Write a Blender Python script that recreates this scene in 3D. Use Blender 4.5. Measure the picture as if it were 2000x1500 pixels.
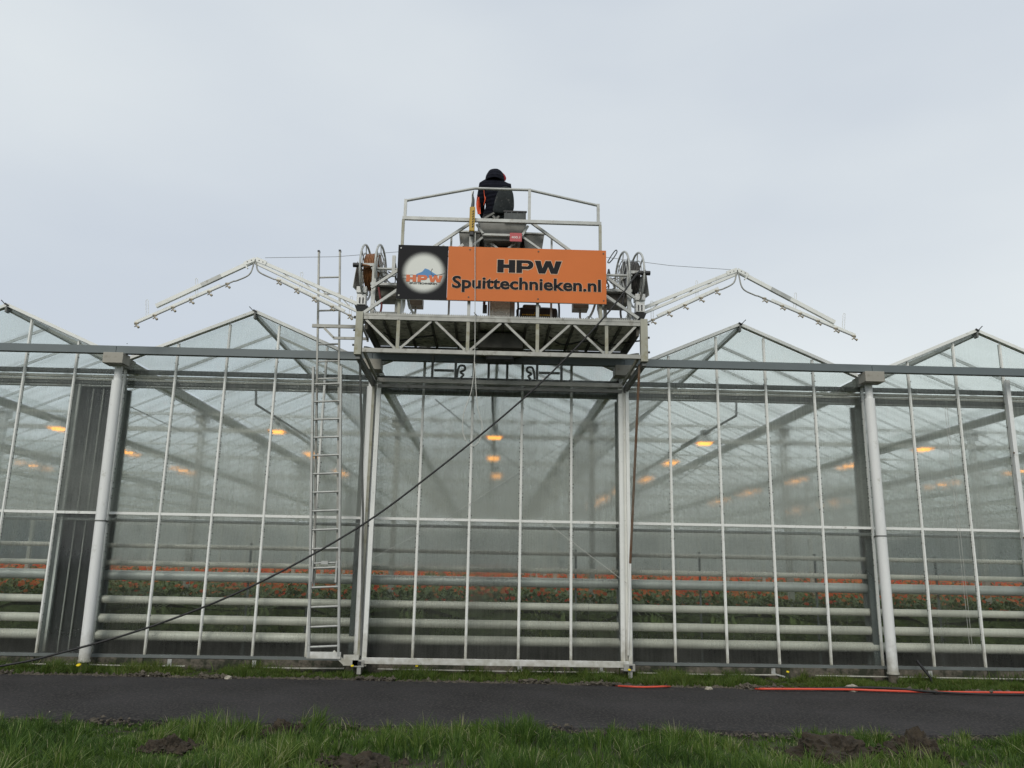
import bpy, math, random
import numpy as np
from mathutils import Vector, Matrix

for o in list(bpy.data.objects):
    bpy.data.objects.remove(o)
S = bpy.context.scene
COL = S.collection
rnd = random.Random(7)
R = math.radians

# ------------------------------------------------------------------ camera
cam_d = bpy.data.cameras.new("camera")
cam = bpy.data.objects.new("camera", cam_d)
COL.objects.link(cam)
cam_d.sensor_width = 36.0
cam_d.lens = 36.0 * 1584.5 / 2000.0
cam_d.clip_start, cam_d.clip_end = 0.05, 3000.0
yaw, pitch, roll = -0.0268, 0.21846, 0.018513
f_ = Vector((-math.sin(yaw) * math.cos(pitch), math.cos(yaw) * math.cos(pitch), math.sin(pitch)))
r_ = Vector((math.cos(yaw), math.sin(yaw), 0))
u_ = r_.cross(f_)
r2 = math.cos(roll) * r_ + math.sin(roll) * u_
u2 = -math.sin(roll) * r_ + math.cos(roll) * u_
m = Matrix((r2, u2, -f_)).transposed().to_4x4()
m.translation = Vector((-0.517, -12.908, 1.65))
cam.matrix_world = m
S.camera = cam

# ------------------------------------------------------------------ sky, sun, exposure
SUN_EL, SUN_AZ = R(36), R(196)      # high, behind the camera and a little to its left
world = bpy.data.worlds.new("World")
S.world = world
world.use_nodes = True
nt = world.node_tree
nt.nodes.clear()
def wn(t, **k):
    n = nt.nodes.new(t)
    for a, b in k.items():
        setattr(n, a, b)
    return n
sky = wn('ShaderNodeTexSky', sky_type='NISHITA', sun_disc=False, sun_elevation=SUN_EL, sun_rotation=SUN_AZ)
bg1 = wn('ShaderNodeBackground'); bg1.inputs[1].default_value = 0.07
nt.links.new(sky.outputs[0], bg1.inputs[0])
tc = wn('ShaderNodeTexCoord')
mp = wn('ShaderNodeMapping'); mp.inputs['Scale'].default_value = (0.9, 0.9, 2.2)
mp.inputs['Rotation'].default_value = (0.2, 0.15, 0.6)
nt.links.new(tc.outputs['Generated'], mp.inputs[0])
no = wn('ShaderNodeTexNoise'); no.inputs['Scale'].default_value = 1.3; no.inputs['Detail'].default_value = 5; no.inputs['Roughness'].default_value = 0.45
nt.links.new(mp.outputs[0], no.inputs[0])
cr = wn('ShaderNodeValToRGB')
cr.color_ramp.elements[0].position = 0.30; cr.color_ramp.elements[0].color = (0.63, 0.69, 0.765, 1)
cr.color_ramp.elements[1].position = 0.66; cr.color_ramp.elements[1].color = (0.81, 0.86, 0.882, 1)
nt.links.new(no.outputs[0], cr.inputs[0])
bg2 = wn('ShaderNodeBackground'); bg2.inputs[1].default_value = 1.0
nt.links.new(cr.outputs[0], bg2.inputs[0])
mx = wn('ShaderNodeMixShader'); mx.inputs[0].default_value = 0.93
nt.links.new(bg1.outputs[0], mx.inputs[1]); nt.links.new(bg2.outputs[0], mx.inputs[2])
wo = wn('ShaderNodeOutputWorld'); nt.links.new(mx.outputs[0], wo.inputs[0])

sd = bpy.data.lights.new("sun", 'SUN'); sd.energy = 1.45; sd.angle = R(25); sd.color = (1, 0.945, 0.86)
sun = bpy.data.objects.new("sun", sd); COL.objects.link(sun)
sdir = Vector((math.sin(SUN_AZ) * math.cos(SUN_EL), math.cos(SUN_AZ) * math.cos(SUN_EL), math.sin(SUN_EL)))
sun.rotation_euler = (-sdir).to_track_quat('-Z', 'Y').to_euler()
sun.location = (-8, -20, 25)

S.view_settings.view_transform = 'Standard'
S.view_settings.look = 'None'
S.view_settings.exposure = 0.0
S.view_settings.gamma = 1.0
S.render.engine = 'CYCLES'
S.cycles.max_bounces = 7
S.cycles.diffuse_bounces = 3
S.cycles.glossy_bounces = 3
S.cycles.transmission_bounces = 6
S.cycles.transparent_max_bounces = 28
S.cycles.caustics_reflective = False
S.cycles.caustics_refractive = False
S.cycles.sample_clamp_indirect = 4

# ------------------------------------------------------------------ materials
def mat(name, col, rough=0.6, metal=0.0, var=0.12, scale=6.0, bump=0.0, bscale=40.0, spots=None, spec=0.5, stretch=(1, 1, 1), spot_range=(0.56, 0.7)):
    m = bpy.data.materials.new(name); m.use_nodes = True
    n = m.node_tree.nodes; l = m.node_tree.links
    b = n['Principled BSDF']
    b.inputs['Roughness'].default_value = rough
    b.inputs['Metallic'].default_value = metal
    b.inputs['Specular IOR Level'].default_value = spec
    t = n.new('ShaderNodeTexCoord')
    mp = n.new('ShaderNodeMapping'); mp.inputs['Scale'].default_value = stretch
    l.new(t.outputs['Object'], mp.inputs[0])
    a = n.new('ShaderNodeTexNoise'); a.inputs['Scale'].default_value = scale; a.inputs['Detail'].default_value = 6
    l.new(mp.outputs[0], a.inputs[0])
    r = n.new('ShaderNodeValToRGB')
    r.color_ramp.elements[0].position = 0.3; r.color_ramp.elements[1].position = 0.7
    r.color_ramp.elements[0].color = (*[c * (1 - var) for c in col], 1)
    r.color_ramp.elements[1].color = (*[min(1, c * (1 + var)) for c in col], 1)
    l.new(a.outputs[0], r.inputs[0])
    last = r.outputs[0]
    if spots:
        s = n.new('ShaderNodeTexNoise'); s.inputs['Scale'].default_value = spots[1]; s.inputs['Detail'].default_value = 8
        s.inputs['Roughness'].default_value = 0.65
        l.new(t.outputs['Object'], s.inputs[0])
        r2 = n.new('ShaderNodeValToRGB'); r2.color_ramp.elements[0].position = spot_range[0]; r2.color_ramp.elements[1].position = spot_range[1]
        l.new(s.outputs[0], r2.inputs[0])
        mm = n.new('ShaderNodeMix'); mm.data_type = 'RGBA'
        l.new(r2.outputs[0], mm.inputs[0]); l.new(last, mm.inputs[6]); mm.inputs[7].default_value = (*spots[0], 1)
        last = mm.outputs[2]
    l.new(last, b.inputs['Base Color'])
    if bump:
        c = n.new('ShaderNodeTexNoise'); c.inputs['Scale'].default_value = bscale; c.inputs['Detail'].default_value = 5
        l.new(t.outputs['Object'], c.inputs[0])
        bp = n.new('ShaderNodeBump'); bp.inputs['Strength'].default_value = bump; bp.inputs['Distance'].default_value = 0.02
        l.new(c.outputs[0], bp.inputs['Height']); l.new(bp.outputs[0], b.inputs['Normal'])
    return m

M = {}
M['alu'] = mat('weathered_aluminium', (0.42, 0.43, 0.41), 0.5, 0.25, 0.12, 7, spots=((0.30, 0.29, 0.26), 11))
M['alu_dull'] = mat('dull_galvanised_steel', (0.36, 0.36, 0.33), 0.55, 0.35, 0.18, 5, spots=((0.20, 0.19, 0.16), 9))
M['alu_dark'] = mat('dark_galvanised_steel', (0.17, 0.175, 0.165), 0.6, 0.3, 0.2, 5, spots=((0.09, 0.09, 0.08), 8))
M['white'] = mat('white_lacquered_aluminium', (0.78, 0.79, 0.75), 0.45, 0.0, 0.05, 3, spots=((0.42, 0.43, 0.38), 14), spot_range=(0.6, 0.75))
M['pipe_white'] = mat('white_pvc_pipe', (0.76, 0.77, 0.75), 0.4, 0.0, 0.04, 2, spots=((0.40, 0.40, 0.33), 6), stretch=(3, 3, 0.5), spot_range=(0.6, 0.8))
def dirt_foot(m, lo, hi):
    # splashed mud that fades out up the pipe
    n = m.node_tree.nodes; l = m.node_tree.links; b = n['Principled BSDF']; src = b.inputs['Base Color'].links[0].from_socket
    g = n.new('ShaderNodeNewGeometry'); s = n.new('ShaderNodeSeparateXYZ'); l.new(g.outputs['Position'], s.inputs[0])
    a = n.new('ShaderNodeTexNoise'); a.inputs['Scale'].default_value = 9; a.inputs['Detail'].default_value = 6; l.new(g.outputs['Position'], a.inputs[0])
    ad = n.new('ShaderNodeMath'); ad.operation = 'MULTIPLY_ADD'; ad.inputs[1].default_value = -0.9; l.new(a.outputs[0], ad.inputs[0]); l.new(s.outputs['Z'], ad.inputs[2])
    r = n.new('ShaderNodeMapRange'); r.inputs[1].default_value = lo - .45; r.inputs[2].default_value = hi - .45; r.inputs[3].default_value = 0.75; r.inputs[4].default_value = 0
    l.new(ad.outputs[0], r.inputs[0]); mm = n.new('ShaderNodeMix'); mm.data_type = 'RGBA'; mm.inputs[7].default_value = (0.24, 0.22, 0.15, 1)
    l.new(r.outputs[0], mm.inputs[0]); l.new(src, mm.inputs[6]); l.new(mm.outputs[2], b.inputs['Base Color'])
dirt_foot(M['white'], 0.15, 0.75); dirt_foot(M['pipe_white'], 0.05, 0.6)
M['beige'] = mat('beige_sheet_steel', (0.33, 0.315, 0.27), 0.55, 0.1, 0.06, 4, spots=((0.22, 0.2, 0.16), 9))
M['post'] = mat('algae_stained_grey_steel', (0.36, 0.355, 0.29), 0.6, 0.1, 0.12, 6, spots=((0.24, 0.22, 0.13), 7), stretch=(3, 3, 0.4), spot_range=(0.5, 0.7))
M['beam_grey'] = mat('grey_powder_coated_beam', (0.135, 0.16, 0.165), 0.5, 0.1, 0.06, 3)
M['rust'] = mat('rusty_steel_rod', (0.20, 0.15, 0.11), 0.8, 0.1, 0.25, 5, spots=((0.17, 0.085, 0.045), 4), spot_range=(0.45, 0.65), stretch=(4, 4, 0.6))
M['pipe_heat'] = mat('cream_heating_pipe', (0.72, 0.69, 0.60), 0.45, 0.0, 0.06, 3)
M['pipe_big'] = mat('silver_air_duct', (0.56, 0.57, 0.54), 0.5, 0.2, 0.08, 3)
M['steel_in'] = mat('interior_galvanised_steel', (0.44, 0.44, 0.40), 0.55, 0.2, 0.15, 4)
M['steel_bar'] = mat('roof_bar_aluminium', (0.27, 0.28, 0.26), 0.55, 0.3, 0.15, 4)
M['column_in'] = mat('interior_column_grey', (0.13, 0.145, 0.14), 0.6, 0.1, 0.12, 3)
M['black'] = mat('black_plastic', (0.018, 0.019, 0.02), 0.5, 0, 0.2, 10)
M['rubber'] = mat('black_rubber_cable', (0.012, 0.012, 0.012), 0.6, 0, 0.2, 10)
M['darkgrey'] = mat('dark_grey_plastic', (0.045, 0.055, 0.055), 0.5, 0, 0.2, 14, spots=((0.09, 0.10, 0.095), 12))
M['seat'] = mat('worn_charcoal_vinyl', (0.020, 0.025, 0.026), 0.75, 0, 0.25, 9, bump=0.3, bscale=25, spec=0.25, spots=((0.10, 0.10, 0.095), 14), spot_range=(0.58, 0.72))
M['deckplate'] = mat('stained_tread_plate', (0.74, 0.72, 0.64), 0.7, 0.0, 0.3, 16, bump=0.4, bscale=60, spots=((0.16, 0.145, 0.12), 9), spot_range=(0.5, 0.68))
M['funnel'] = mat('blackened_side_plate', (0.10, 0.095, 0.08), 0.8, 0.0, 0.4, 6)
M['tread'] = mat('galvanised_checker_plate', (0.66, 0.66, 0.61), 0.5, 0.0, 0.2, 30, bump=0.8, bscale=60)
M['orange'] = mat('orange_sign_panel', (0.64, 0.175, 0.045), 0.5, 0, 0.04, 2, spec=0.2)
M['signblack'] = mat('black_print', (0.014, 0.014, 0.016), 0.6, 0, 0.05, 4, spec=0.15)
M['letter_edge'] = mat('pale_print_outline', (0.62, 0.42, 0.28), 0.5, 0, 0.03, 4)
M['letter_orange'] = mat('orange_logo_print', (0.62, 0.13, 0.025), 0.45, 0, 0.03, 4)
M['logo_blue'] = mat('blue_logo_print', (0.05, 0.22, 0.48), 0.45, 0, 0.05, 4)
M['logo_grey'] = mat('grey_logo_print', (0.12, 0.12, 0.12), 0.5, 0, 0.05, 4)
M['red_plate'] = mat('faded_red_plate', (0.48, 0.075, 0.085), 0.5, 0, 0.06, 8)
M['white_print'] = mat('white_print', (0.72, 0.62, 0.6), 0.5, 0, 0.03, 4)
M['yellow'] = mat('yellow_plastic_casing', (0.48, 0.30, 0.03), 0.5, 0, 0.1, 12)
M['hose_brown'] = mat('brown_hose', (0.24, 0.10, 0.035), 0.5, 0, 0.25, 30)
M['hose_grey'] = mat('dark_grey_hose', (0.055, 0.052, 0.05), 0.5, 0, 0.3, 25, spots=((0.16, 0.15, 0.14), 20))
M['red_hose'] = mat('orange_red_hose', (0.62, 0.075, 0.04), 0.4, 0, 0.1, 3)
M['red_dark'] = mat('dark_red_hose', (0.12, 0.012, 0.01), 0.5, 0, 0.2, 8)
M['cord'] = mat('pale_grey_cord', (0.50, 0.50, 0.46), 0.7, 0, 0.1, 20)
M['brass'] = mat('brass_nozzle_body', (0.38, 0.34, 0.26), 0.5, 0.2, 0.3, 40)
M['concrete'] = mat('mossy_concrete_plinth', (0.13, 0.112, 0.088), 0.9, 0, 0.22, 5, bump=0.5, bscale=25, spots=((0.025, 0.028, 0.016), 3.5), spot_range=(0.42, 0.56))
M['soil'] = mat('dark_clay_soil', (0.036, 0.027, 0.017), 0.95, 0, 0.45, 14, bump=1.0, bscale=30)
M['clod'] = mat('grey_brown_rubble', (0.085, 0.073, 0.055), 0.95, 0, 0.4, 9, bump=0.6, bscale=50)
M['stone'] = mat('pale_stone', (0.36, 0.33, 0.27), 0.9, 0, 0.2, 12, bump=0.5)
M['screen'] = mat('dark_screen_panel', (0.010, 0.012, 0.014), 0.7, 0, 0.2, 3)
M['far_wall'] = mat('far_gable_cladding', (0.34, 0.36, 0.34), 0.8, 0, 0.15, 0.25, spots=((0.20, 0.22, 0.20), 0.35))
M['floor_in'] = mat('greenhouse_floor_cloth', (0.06, 0.06, 0.05), 0.9, 0, 0.2, 2)
M['stem'] = mat('gerbera_canopy', (0.07, 0.10, 0.025), 0.85, 0, 0.4, 8, bump=1.0, bscale=9)
M['tank'] = mat('grey_box_steel', (0.17, 0.17, 0.155), 0.55, 0.2, 0.15, 8, spots=((0.09, 0.085, 0.07), 9))
M['brown'] = mat('brown_box_steel', (0.12, 0.09, 0.06), 0.6, 0.1, 0.2, 9)
M['skin'] = mat('skin', (0.45, 0.25, 0.17), 0.55, 0, 0.05, 20)
M['trousers'] = mat('black_work_trousers', (0.014, 0.014, 0.017), 0.85, 0, 0.2, 20)
M['jacket_orange'] = mat('orange_jacket_panel', (0.75, 0.085, 0.02), 0.6, 0, 0.1, 20)
M['hood_red'] = mat('dark_red_hood_lining', (0.30, 0.01, 0.02), 0.7, 0, 0.1, 20)
M['dandelion'] = mat('dandelion_yellow', (0.72, 0.55, 0.01), 0.7, 0, 0.1, 60)
M['stalk'] = mat('green_stalk', (0.06, 0.13, 0.02), 0.7, 0, 0.1, 60)

def jacket_mat():
    m = mat('quilted_navy_jacket', (0.007, 0.008, 0.014), 0.9, 0, 0.3, 16, spec=0.15)
    n = m.node_tree.nodes; l = m.node_tree.links
    t = n.new('ShaderNodeTexCoord'); w = n.new('ShaderNodeTexWave'); w.bands_direction = 'Z'
    w.inputs['Scale'].default_value = 5.0; w.inputs['Distortion'].default_value = 1.2; w.inputs['Detail Scale'].default_value = 2
    l.new(t.outputs['Object'], w.inputs[0])
    b = n.new('ShaderNodeBump'); b.inputs['Strength'].default_value = 0.35; b.inputs['Distance'].default_value = 0.02
    l.new(w.outputs['Fac'], b.inputs['Height']); l.new(b.outputs[0], n['Principled BSDF'].inputs['Normal'])
    return m
M['jacket'] = jacket_mat()

def asphalt_mat():
    m = mat('asphalt', (0.027, 0.0255, 0.027), 0.9, 0, 0.4, 0.9, spots=((0.075, 0.068, 0.060), 34), spot_range=(0.48, 0.66), spec=0.25)
    n = m.node_tree.nodes; l = m.node_tree.links
    t = n.new('ShaderNodeTexCoord')
    v = n.new('ShaderNodeTexVoronoi'); v.inputs['Scale'].default_value = 70
    l.new(t.outputs['Object'], v.inputs[0])
    b = n.new('ShaderNodeBump'); b.inputs['Strength'].default_value = 0.6; b.inputs['Distance'].default_value = 0.006
    l.new(v.outputs['Distance'], b.inputs['Height']); l.new(b.outputs[0], n['Principled BSDF'].inputs['Normal'])
    return m
M['asphalt'] = asphalt_mat()

def attr_mat(name, stops, rough=0.7, trans=0.0):
    """colour taken from a per-blade / per-leaf attribute 'tone'"""
    m = bpy.data.materials.new(name); m.use_nodes = True
    n = m.node_tree.nodes; l = m.node_tree.links
    b = n['Principled BSDF']; b.inputs['Roughness'].default_value = rough
    b.inputs['Specular IOR Level'].default_value = 0.3
    a = n.new('ShaderNodeAttribute'); a.attribute_name = 'tone'
    r = n.new('ShaderNodeValToRGB')
    e = r.color_ramp.elements
    e[0].position, e[0].color = stops[0][0], (*stops[0][1], 1)
    e[1].position, e[1].color = stops[-1][0], (*stops[-1][1], 1)
    for p, c in stops[1:-1]:
        x = e.new(p); x.color = (*c, 1)
    l.new(a.outputs['Fac'], r.inputs[0]); l.new(r.outputs[0], b.inputs['Base Color'])
    if trans:
        tr = n.new('ShaderNodeBsdfTranslucent'); l.new(r.outputs[0], tr.inputs[0])
        mx = n.new('ShaderNodeMixShader'); mx.inputs[0].default_value = trans
        l.new(b.outputs[0], mx.inputs[1]); l.new(tr.outputs[0], mx.inputs[2]); l.new(mx.outputs[0], n['Material Output'].inputs[0])
    return m
M['grass'] = attr_mat('grass_blades', [(0, (0.020, 0.042, 0.010)), (0.4, (0.052, 0.108, 0.018)), (0.75, (0.115, 0.19, 0.030)), (0.93, (0.24, 0.28, 0.09)), (1, (0.40, 0.38, 0.24))], 0.6, 0.3)
M['verge'] = attr_mat('verge_grass_blades', [(0, (0.035, 0.065, 0.012)), (0.5, (0.075, 0.125, 0.018)), (0.9, (0.125, 0.16, 0.028)), (1, (0.22, 0.20, 0.10))], 0.6, 0.3)
M['leaf'] = attr_mat('gerbera_leaves', [(0, (0.025, 0.045, 0.010)), (0.6, (0.085, 0.125, 0.025)), (1, (0.17, 0.19, 0.045))], 0.6, 0.2)
M['bloom'] = attr_mat('gerbera_blooms', [(0, (0.66, 0.04, 0.012)), (0.4, (0.60, 0.09, 0.02)), (1, (0.60, 0.21, 0.06))], 0.7, 0.2)

def glass_mat(name, tint, film, blur, mist, streak=0.55):
    """pane with a patchy wet film; film / blur are (z, amount) stops up the wall: how much of the pane is
    milky with droplets, and how much of the rest is wet enough to smear what lies behind it"""
    m = bpy.data.materials.new(name); m.use_nodes = True
    n = m.node_tree.nodes; l = m.node_tree.links
    n.remove(n['Principled BSDF'])
    def math_(op, a, b=None, c=None):
        q = n.new('ShaderNodeMath'); q.operation = op
        for i, v in enumerate((a, b, c)):
            if v is None: continue
            if isinstance(v, (int, float)): q.inputs[i].default_value = v
            else: l.new(v, q.inputs[i])
        return q.outputs[0]
    def noise(sc, det, s3=(1, 1, 1), rough=0.55):
        mp = n.new('ShaderNodeMapping'); mp.inputs['Scale'].default_value = s3; l.new(g.outputs['Position'], mp.inputs[0])
        a = n.new('ShaderNodeTexNoise'); a.inputs['Scale'].default_value = sc; a.inputs['Detail'].default_value = det; a.inputs['Roughness'].default_value = rough
        l.new(mp.outputs[0], a.inputs[0]); return a.outputs[0]
    g = n.new('ShaderNodeNewGeometry')
    sx = n.new('ShaderNodeSeparateXYZ'); l.new(g.outputs['Position'], sx.inputs[0])
    def stops(st):
        r = n.new('ShaderNodeValToRGB'); e = r.color_ramp.elements
        hi = 6.0
        e[0].position = st[0][0] / hi; e[0].color = (st[0][1],) * 3 + (1,)
        e[1].position = st[-1][0] / hi; e[1].color = (st[-1][1],) * 3 + (1,)
        for z, v in st[1:-1]:
            q = e.new(z / hi); q.color = (v,) * 3 + (1,)
        l.new(math_('DIVIDE', math_('MULTIPLY_ADD', noise(2.0, 4), 0.5, math_('SUBTRACT', sx.outputs['Z'], 0.25)), hi), r.inputs[0])
        return r.outputs[0]
    pat = math_('ADD', math_('MULTIPLY', noise(1.3, 6), 0.9), math_('MULTIPLY', noise(1.0, 4, (24, 24, 1.5)), streak))
    pat = math_('ADD', pat, math_('MULTIPLY', noise(50, 3), 0.35))
    pat = math_('MULTIPLY', math_('SUBTRACT', pat, 0.9 * .5 + streak * .5 + .175 - .42), 2.4)   # about 1 on average
    pat = math_('MAXIMUM', pat, 0.25)
    oi = n.new('ShaderNodeObjectInfo')      # no two panes are equally wet
    pat = math_('MULTIPLY', pat, math_('MULTIPLY_ADD', oi.outputs['Random'], 0.55, 0.75))
    mid = math_('SUBTRACT', 1.0, math_('MINIMUM', math_('MULTIPLY', math_('ABSOLUTE', math_('ADD', sx.outputs['X'], 0.4)), 0.33), 1.0))   # film and blur strongest behind the platform
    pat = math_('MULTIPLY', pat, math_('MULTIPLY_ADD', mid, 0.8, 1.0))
    ff = math_('MINIMUM', math_('MULTIPLY', stops(film), pat), 0.9)
    fb = math_('MINIMUM', math_('MULTIPLY', stops(blur), pat), 0.95)
    tr = n.new('ShaderNodeBsdfTransparent'); tr.inputs[0].default_value = (*tint, 1)
    rf = n.new('ShaderNodeBsdfRefraction'); rf.inputs['Color'].default_value = (*tint, 1); rf.inputs['Roughness'].default_value = 0.30; rf.inputs['IOR'].default_value = 1.06
    df = n.new('ShaderNodeBsdfDiffuse'); df.inputs[0].default_value = (*mist, 1)
    tl = n.new('ShaderNodeBsdfTranslucent'); tl.inputs[0].default_value = (*mist, 1)
    def mixs(f, a, b):
        q = n.new('ShaderNodeMixShader')
        if isinstance(f, (int, float)): q.inputs[0].default_value = f
        else: l.new(f, q.inputs[0])
        l.new(a.outputs[0], q.inputs[1]); l.new(b.outputs[0], q.inputs[2]); return q
    gl = n.new('ShaderNodeBsdfGlossy'); gl.inputs['Roughness'].default_value = 0.06; gl.inputs[0].default_value = (0.95, 0.97, 0.97, 1)
    lw = n.new('ShaderNodeLayerWeight'); lw.inputs[0].default_value = 0.5
    f2 = math_('MULTIPLY_ADD', math_('POWER', lw.outputs['Facing'], 4.5), 0.85, 0.016)
    base = mixs(fb, tr, rf) if max(v for _, v in blur) > 0 else tr
    out = mixs(f2, mixs(ff, base, mixs(0.5, df, tl)), gl)
    l.new(out.outputs[0], n['Material Output'].inputs[0])
    return m
# a pane has two faces, so each face carries half of the film
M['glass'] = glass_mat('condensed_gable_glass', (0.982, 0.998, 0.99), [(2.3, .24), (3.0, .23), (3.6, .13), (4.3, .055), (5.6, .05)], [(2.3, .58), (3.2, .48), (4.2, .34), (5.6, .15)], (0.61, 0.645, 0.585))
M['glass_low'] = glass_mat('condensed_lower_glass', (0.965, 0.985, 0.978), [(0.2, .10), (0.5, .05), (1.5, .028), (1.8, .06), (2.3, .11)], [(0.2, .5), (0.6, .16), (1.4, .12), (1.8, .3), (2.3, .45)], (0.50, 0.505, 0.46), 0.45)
M['glass_roof'] = glass_mat('misted_roof_glass', (0.965, 0.99, 0.965), [(4.6, .22), (5.6, .15)], [(4.6, 0), (5.6, 0)], (0.93, 0.96, 0.91), 0.1)

def emit(name, col, s):
    m = bpy.data.materials.new(name); m.use_nodes = True
    n = m.node_tree.nodes; n.remove(n['Principled BSDF'])
    e = n.new('ShaderNodeEmission'); e.inputs[0].default_value = (*col, 1); e.inputs[1].default_value = s
    m.node_tree.links.new(e.outputs[0], n['Material Output'].inputs[0])
    return m
M['bulb'] = emit('sodium_lamp_core', (1.0, 0.40, 0.06), 2.8)
M['lens'] = emit('painted_reflector_glow', (1.0, 0.30, 0.025), 1.3)  # emission stands in for the reflector's inside lit orange by the bulb

# ------------------------------------------------------------------ mesh building
class MB:
    def __init__(s):
        s.v = []; s.f = []; s.sm = []; s.mi = []; s.cur = 0
    def add(s, vs, fs, smooth=False):
        o = len(s.v); s.v += [tuple(v) for v in vs]
        for q in fs:
            s.f.append([i + o for i in q]); s.sm.append(smooth); s.mi.append(s.cur)
        return s
    def box(s, a, b):
        x0, x1 = sorted((a[0], b[0])); y0, y1 = sorted((a[1], b[1])); z0, z1 = sorted((a[2], b[2]))
        v = [(x0, y0, z0), (x1, y0, z0), (x1, y1, z0), (x0, y1, z0), (x0, y0, z1), (x1, y0, z1), (x1, y1, z1), (x0, y1, z1)]
        return s.add(v, [(0, 3, 2, 1), (4, 5, 6, 7), (0, 1, 5, 4), (1, 2, 6, 5), (2, 3, 7, 6), (3, 0, 4, 7)])
    def bar(s, p, q, w, h=None, up=(0, 0, 1)):
        """square section member from p to q; w across, h along 'up'"""
        h = w if h is None else h
        p, q = Vector(p), Vector(q); d = (q - p).normalized()
        u = Vector(up)
        if abs(d.dot(u)) > 0.98: u = Vector((0, 1, 0))
        x = d.cross(u).normalized(); z = x.cross(d).normalized()
        x *= w / 2; z *= h / 2
        v = [p - x - z, p + x - z, p + x + z, p - x + z, q - x - z, q + x - z, q + x + z, q - x + z]
        return s.add(v, [(0, 3, 2, 1), (4, 5, 6, 7), (0, 1, 5, 4), (1, 2, 6, 5), (2, 3, 7, 6), (3, 0, 4, 7)])
    def tube(s, pts, r, n=10, closed=False, caps=True):
        P = [Vector(p) for p in pts]; N = len(P)
        rr = r if isinstance(r, (list, tuple)) else [r] * N
        rings = []; prev = None
        for i in range(N):
            if closed: d = P[(i + 1) % N] - P[i - 1]
            else: d = P[min(i + 1, N - 1)] - P[max(i - 1, 0)]
            d.normalize()
            if prev is None:
                a = Vector((0, 0, 1)) if abs(d.z) < 0.9 else Vector((1, 0, 0))
                x = d.cross(a).normalized()
            else:
                x = (prev - d * prev.dot(d)).normalized()
            prev = x; y = d.cross(x)
            rings.append([P[i] + (x * math.cos(t) + y * math.sin(t)) * rr[i] for t in [2 * math.pi * k / n for k in range(n)]])
        vs = [v for g in rings for v in g]; fs = []
        for i in range(N if closed else N - 1):
            j = (i + 1) % N
            for k in range(n):
                fs.append((i * n + k, i * n + (k + 1) % n, j * n + (k + 1) % n, j * n + k))
        s.add(vs, fs, True)
        if caps and not closed:
            s.add(rings[0], [tuple(reversed(range(n)))]); s.add(rings[-1], [tuple(range(n))])
        return s
    def prism(s, poly, y0, y1):
        """polygon in XZ extruded along Y"""
        n = len(poly); v = [(x, y0, z) for x, z in poly] + [(x, y1, z) for x, z in poly]
        f = [tuple(range(n)), tuple(reversed(range(n, 2 * n)))]
        f += [(i, i + n, (i + 1) % n + n, (i + 1) % n) for i in range(n)]
        return s.add(v, f)
    def lathe(s, prof, c, axis=(1, 0, 0), n=28):
        """profile (r, t) turned about an axis through c"""
        ax = Vector(axis).normalized(); a = Vector((0, 0, 1)) if abs(ax.z) < 0.9 else Vector((1, 0, 0))
        x = ax.cross(a).normalized(); y = ax.cross(x); c = Vector(c)
        vs = []
        for r, t in prof:
            vs += [c + ax * t + (x * math.cos(q) + y * math.sin(q)) * r for q in [2 * math.pi * k / n for k in range(n)]]
        fs = []
        for i in range(len(prof) - 1):
            for k in range(n):
                fs.append((i * n + k, i * n + (k + 1) % n, (i + 1) * n + (k + 1) % n, (i + 1) * n + k))
        return s.add(vs, fs, True)
    def mesh(s, name, mats):
        me = bpy.data.meshes.new(name)
        me.from_pydata(s.v, [], s.f); me.update()
        for mt in (mats if isinstance(mats, (list, tuple)) else [mats]):
            me.materials.append(M[mt] if isinstance(mt, str) else mt)
        me.polygons.foreach_set('use_smooth', s.sm); me.polygons.foreach_set('material_index', s.mi)
        return me
    def build(s, name, mats, parent=None, bevel=0):
        me = s.mesh(name, mats)
        o = bpy.data.objects.new(name, me); COL.objects.link(o)
        if parent is not None: attach(o, parent)
        if bevel:
            b = o.modifiers.new('bevel', 'BEVEL'); b.width = bevel; b.segments = 2; b.limit_method = 'ANGLE'
        return o

def world_of(o):
    m = Matrix.LocRotScale(o.location, o.rotation_euler, o.scale)
    return (o.parent and world_of(o.parent) @ o.matrix_parent_inverse @ m) or m
def attach(o, parent):
    o.parent = parent
    o.matrix_parent_inverse = world_of(parent).inverted()
def tag(o, label=None, cat=None, group=None, kind=None):
    for k, v in (('label', label), ('category', cat), ('group', group), ('kind', kind)):
        if v: o[k] = v
    return o
def thing(name, loc, label, cat, group=None):
    o = bpy.data.objects.new(name, None); COL.objects.link(o); o.location = loc; o.empty_display_size = 0.2
    return tag(o, label, cat, group)
def inst(name, me, loc, parent, rot=(0, 0, 0), scl=(1, 1, 1)):
    o = bpy.data.objects.new(name, me); COL.objects.link(o); o.location = loc; o.rotation_euler = rot; o.scale = scl
    if parent is not None: attach(o, parent)
    return o
def L3(a, b, t): return tuple(a[i] + (b[i] - a[i]) * t for i in range(3))
def spline(ctrl, n=8):
    """catmull-rom through control points"""
    c = [Vector(p) for p in ctrl]; c = [c[0] * 2 - c[1]] + c + [c[-1] * 2 - c[-2]]; out = []
    for i in range(1, len(c) - 2):
        for k in range(n):
            t = k / n
            out.append(0.5 * ((2 * c[i]) + (c[i + 1] - c[i - 1]) * t + (2 * c[i - 1] - 5 * c[i] + 4 * c[i + 1] - c[i + 2]) * t * t + (3 * c[i] - c[i - 1] - 3 * c[i + 1] + c[i + 2]) * t ** 3))
    out.append(c[-2]); return out

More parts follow.
